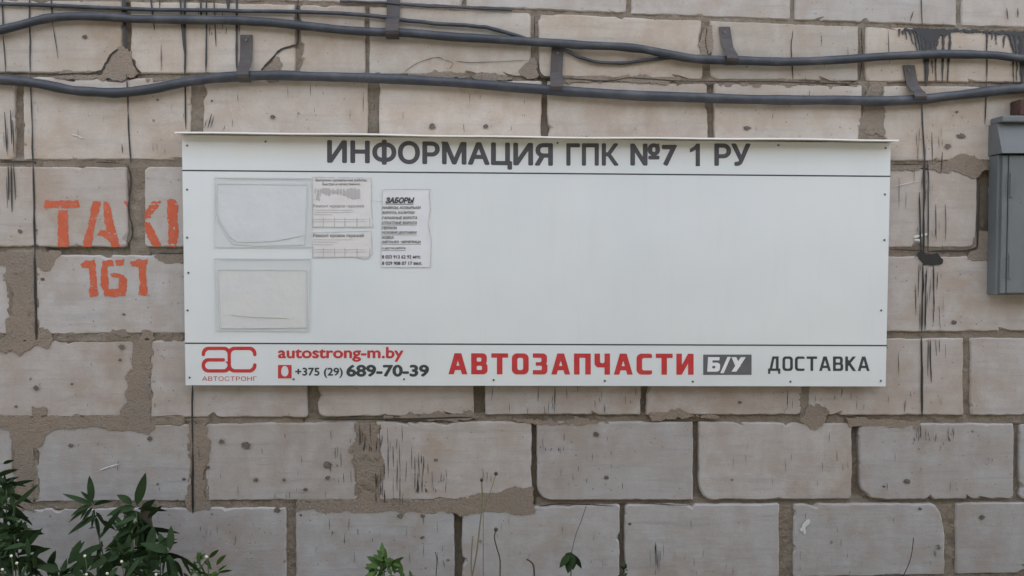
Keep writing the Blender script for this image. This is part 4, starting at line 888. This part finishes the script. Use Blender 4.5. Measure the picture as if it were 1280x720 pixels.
for (x, y, a, l, w_, d) in [(117,632,165,36,6,.05),(115,628,95,28,8,.1),(117,632,20,24,7,.5),(116,634,235,26,6,.3),(112,634,215,30,6,.3),(118,636,262,26,7,.1),(114,632,200,26,6,.5),(120,640,300,22,9,.2),(122,644,215,42,8,.2),(126,652,330,20,10,.3),(128,668,50,34,7,.1),(130,682,205,46,9,.35),(128,676,255,30,9,.1),(131,690,25,50,9,.2),(134,700,190,44,12,.3),(134,706,20,46,12,.2),(120,646,278,26,9,.1),(110,634,240,18,5,.1),(106,634,228,18,4,.1),(118,630,140,20,5,.1)]:
    at_leaf(t_, x, y, .20, a, l*S*1.05, w_*S*1.1, d)
t_, P = weed('weed_plant', 'dark clump of weed with an upright pointed top leaf, right of the narrow leaved weed', 'weed', 180, .17, (170,640), 10, .09, .030, bend=(.02,0,0), start=.4, tipn=0, el=(0,.6))
for (x, y, a, l, w_, d) in [(171,632,72,34,11,.0),(170,634,195,36,9,.3),(172,636,350,34,9,.1),(170,640,225,34,9,.2),(168,640,250,36,10,.2),(172,644,285,36,12,.1),(174,648,305,34,12,.1),(180,662,350,42,9,.15),(178,678,358,40,6,.05),(172,655,215,36,10,.2),(170,668,205,40,10,.25),(176,668,275,40,14,.1),(182,672,268,44,16,.1),(186,664,262,42,15,.1),(178,655,262,40,14,.1),(186,690,20,36,11,.3),(168,690,190,44,12,.3),(184,706,15,40,14,.3),(170,704,170,46,14,.3),(176,640,40,22,9,.2),(165,630,150,20,8,.2)]:
    at_leaf(t_, x, y, .17, a, l*S*1.05, w_*S*1.15, d)
for (x, y, a, l) in [(182,650,92,20),(184,658,88,24),(186,670,95,26)]: at_leaf(t_, x, y, .16, a, l*S, 12*S, .1, 'dock')
def fill(t_, region, n_, off, lmin, lmax, wr, m='leaf', up=(0, 360)):
    k = 0
    xs_ = [p[0] for p in region]; ys_ = [p[1] for p in region]
    while k < n_:
        x = random.uniform(min(xs_), max(xs_)); y = random.uniform(min(ys_), max(ys_))
        if sd_poly(np.array([[x]]), np.array([[y]]), region)[0,0] < 0: continue
        l = random.uniform(lmin, lmax); at_leaf(t_, x, y, off+random.uniform(-.05,.05), random.uniform(*up), l*S, l*wr*random.uniform(.8,1.2)*S, random.uniform(.05,.35), m, random.uniform(-.6,.6)); k += 1
fill(t_, [(150,672),(165,645),(190,640),(205,665),(210,722),(146,722)], 44, .16, 18, 36, .22)
# left edge plants
t_, P = weed('weed_plant', 'dark bushy weed at the left picture edge, tallest there', 'weed', 6, .24, (8,612), 12, .09, .030, start=.35, tipn=5, el=(.1,.8))
for (x, y, a, l, w_, d) in [(8,606,160,26,10,.2),(10,604,350,20,7,.3),(4,580,15,12,5,.1),(8,620,345,30,12,.3),(8,630,320,36,12,.3),(6,640,300,38,14,.2),(14,640,330,26,12,.3),(4,650,290,40,14,.2),(10,625,210,30,12,.3),(4,635,240,34,14,.2),(14,648,10,20,10,.5)]: at_leaf(t_, x, y, .24, a, l*S*1.1, w_*S*1.1, d)
fill(t_, [(-10,590),(14,612),(24,640),(30,665),(-10,670)], 36, .24, 18, 34, .24)
t_, P = weed('weed_plant', 'low broad leaved weed in the lower left corner', 'weed', 22, .30, (18,668), 12, .10, .040, start=.3, tipn=5, el=(.1,.6))
for (x, y, a, l, w_, d) in [(16,676,150,28,12,.3),(20,674,20,30,12,.4),(24,682,40,28,10,.3),(26,690,10,30,12,.4),(16,690,190,30,13,.3),(20,700,350,34,14,.3),(22,706,165,36,14,.2),(10,668,30,18,10,.4)]: at_leaf(t_, x, y, .30, a, l*S*1.1, w_*S*1.15, d)
fill(t_, [(-12,668),(28,664),(42,690),(46,724),(-12,724)], 70, .29, 16, 32, .30)
t_, P = weed('weed_plant', 'low weed with rounded leaves under the dark clump of weed', 'weed', 160, .33, (160,700), 16, .085, .045, start=.4, tipn=6, el=(.0,.6))
fill(t_, [(128,700),(160,690),(186,694),(186,726),(120,726)], 30, .31, 16, 30, .30)
t_, P = weed('weed_plant', 'broad dark leaf clump at the bottom edge right of the dark weed', 'weed', 203, .30, (200,694), 12, .085, .045, start=.5, tipn=6, el=(.1,.6))
fill(t_, [(184,694),(205,684),(226,694),(236,726),(180,726)], 22, .29, 18, 32, .36)
t_, P = weed('weed_plant', 'low dark weed at the bottom edge between the corner weed and the tall leafy weed', 'weed', 78, .30, (82,718), 10, .08, .03, start=.5, tipn=5, el=(.2,.9))
fill(t_, [(48,716),(70,708),(110,700),(126,704),(126,728),(48,728)], 26, .30, 18, 32, .36)
t_, P = weed('weed_plant', 'fresh green toothed weed at the bottom edge right of the dark weeds', 'weed', 252, .22, (250,700), 14, .055, .026, 'leafb', start=.6, tipn=8, el=(.2,.9), teeth=True)
fill(t_, [(230,706),(244,696),(264,698),(276,712),(276,726),(228,726)], 22, .22, 10, 20, .32, 'leafb')
t_, P = weed('nettle', 'small bright toothed nettle at the bottom edge below the board emblem', 'nettle', 484, .16, (480,704), 8, .06, .030, 'leafb', start=.75, tipn=4, el=(.2,.8), teeth=True)
for (x, y, a, l, w_) in [(480,706,88,20,9),(478,708,150,22,9),(484,710,30,24,9),(474,714,170,18,8),(490,714,55,20,9),(482,712,110,18,9)]: at_leaf(t_, x, y, .16, a, l*S, w_*S, .15, 'leafb')
fill(t_, [(462,706),(478,696),(500,702),(512,712),(514,728),(456,728)], 30, .16, 9, 17, .42, 'leafb')
t_ = thing('weed_plant', 'single drooping green leaf on a thin stalk under the board middle', 'weed', (atv(712,700,.1).x, -.1, 0), 'weeds at the foot of the wall')
b = MB(); b.tube(stem_pts(Vector((atv(712,700,.1).x, -.1, 0)), atv(714,694,.1), (0,0,0)), .0025, 6); b.build('stem', M['stem'], t_)
for (x, y, a, l, w_) in [(714,690,262,30,18),(716,694,300,22,10),(712,694,235,22,10),(714,691,275,24,16)]: at_leaf(t_, x, y, .10, a, l*S, w_*S, .1, 'leaf')
b = MB(); b.tube([atv(*p_, .1) for p_ in spline([(714,692),(720,668),(727,650),(733,632)], 5)], .0012, 5); b.build('dry_stalk', M['dryd'], t_)
weed('weed_plant', 'tiny leaves peeking over the bottom edge near the dark open joint', 'weed', 778, .18, (780,712), 6, .05, .03, start=.8, tipn=5, el=(.1,.8))
weed('weed_plant', 'bright leaf tips at the bottom right corner', 'weed', 1282, .2, (1284,702), 8, .045, .02, 'leafb', start=.7, tipn=6, el=(.3,1.0))
def stalk(label, pts, off, w_, m, head=None, cat='stalk'):
    b0 = atv(pts[0][0], 700, off); t_ = thing('dry_stalk', label, cat, (b0.x, -off, 0), 'dry stalks in front of the wall')
    P = [Vector((b0.x, -off, 0))]+[atv(*p_, off) for p_ in spline(pts, 6)]; b = MB(); b.tube(P, w_*S/2, 5); b.build('stem', M[m], t_, True)
    if head:
        p = atv(*pts[-1], off); h = MB(); hr = head*S; h.tube([p+Vector((0,0,-hr)), p+Vector((0,0,-hr*.5)), p+Vector((0,0,hr*.4)), p+Vector((0,0,hr))], [hr*.3,hr*.9,hr*.95,hr*.25], 8); h.build('seed_head', M['head' if m != 'bud' else 'bud'], t_, True)
    return t_
stalk('tall straw coloured stalk with a dark seed head below the board', [(590,722),(596,690),(600,655),(603,630),(602,600)], .12, 1.9, 'dry', 2.2)
stalk('faint yellowish grass blade left of the tall straw stalk', [(590,722),(589,700),(591,670)], .14, 1.6, 'dry')
stalk('forked thin stalk tip with a dark seed head right of the tall straw stalk', [(604,640),(608,628),(614,612),(620,592)], .11, .9, 'dry', 2.4)
stalk('short bent dark stalk with a seed head left of the board middle', [(625,722),(625,700),(621,685),(618,672),(620,662)], .10, 1.6, 'dryd', 2.6)
stalk('curled dark stalk bowing over at the bottom edge', [(668,722),(667,708),(663,702),(658,699)], .10, 2.2, 'dryd')
stalk('thin dark stalk leaning on the lower right block', [(1128,722),(1136,705),(1140,690),(1142,672)], .06, 1.1, 'dryd')
stalk('short dark twig beside the corner weed', [(62,722),(58,712),(57,706)], .28, 1.6, 'dryd', 2.0)
stalk('thin stalk at the bottom edge beside the toothed nettle', [(545,722),(546,700),(544,690)], .10, 1.0, 'dryd')
for lab, (x, y) in [('white floret left of the corner weed',(3,712)),('white floret on a bent stalk in the corner weed',(21,704)),('white floret highest in the corner weed',(14,695)),('white floret between the two tall weeds',(152,702)),('floret low under the narrow leaved weed',(106,695)),('pale floret at the bottom edge under the tall leafy weed',(108,718)),('white floret at the foot of the tall leafy weed',(134,717)),('white floret below the broad dark leaf clump',(195,718)),('small white floret over the fresh green weed',(258,696))]:
    st = stalk(lab+' on a thin stem', [(x+3,735),(x+2,y+12),(x,y)], .36, 1.1, 'stem'); 
    p = atv(x, y, .36); h = MB(); hr = 1.5*S; h.tube([p+Vector((0,0,-hr)), p+Vector((0,0,-hr*.4)), p+Vector((0,0,hr*.4)), p+Vector((0,0,hr))], [hr*.4,hr,hr,hr*.4], 8); h.build('floret', M['bud'], st, True)
    st.name = 'flower_stalk'; st['category'] = 'flower'; st['group'] = 'white florets among the weeds'
# short growth on the soil in front of the wall (below the picture)
g = MB()
for k in range(2600):
    x = random.uniform(-2.6, 2.8); y = -random.uniform(.02, 2.0)**1.0; h_ = random.uniform(.04, .15); a = random.uniform(0, 6.28); w_ = .003; ex = random.uniform(-.05,.05); ey = random.uniform(-.04,.04)
    g.add([(x-w_*math.cos(a), y-w_*math.sin(a), 0), (x+w_*math.cos(a), y+w_*math.sin(a), 0), (x+ex*.4, y+ey*.4, h_*.6), (x+ex, y+ey, h_)], [(0,1,2),(0,2,3)])
tag(g.build('grass', M['leaf']), 'short sparse grass on the soil at the foot of the wall', 'grass', kind='stuff')
for me in list(bpy.data.meshes):
    if me.users == 0: bpy.data.meshes.remove(me)
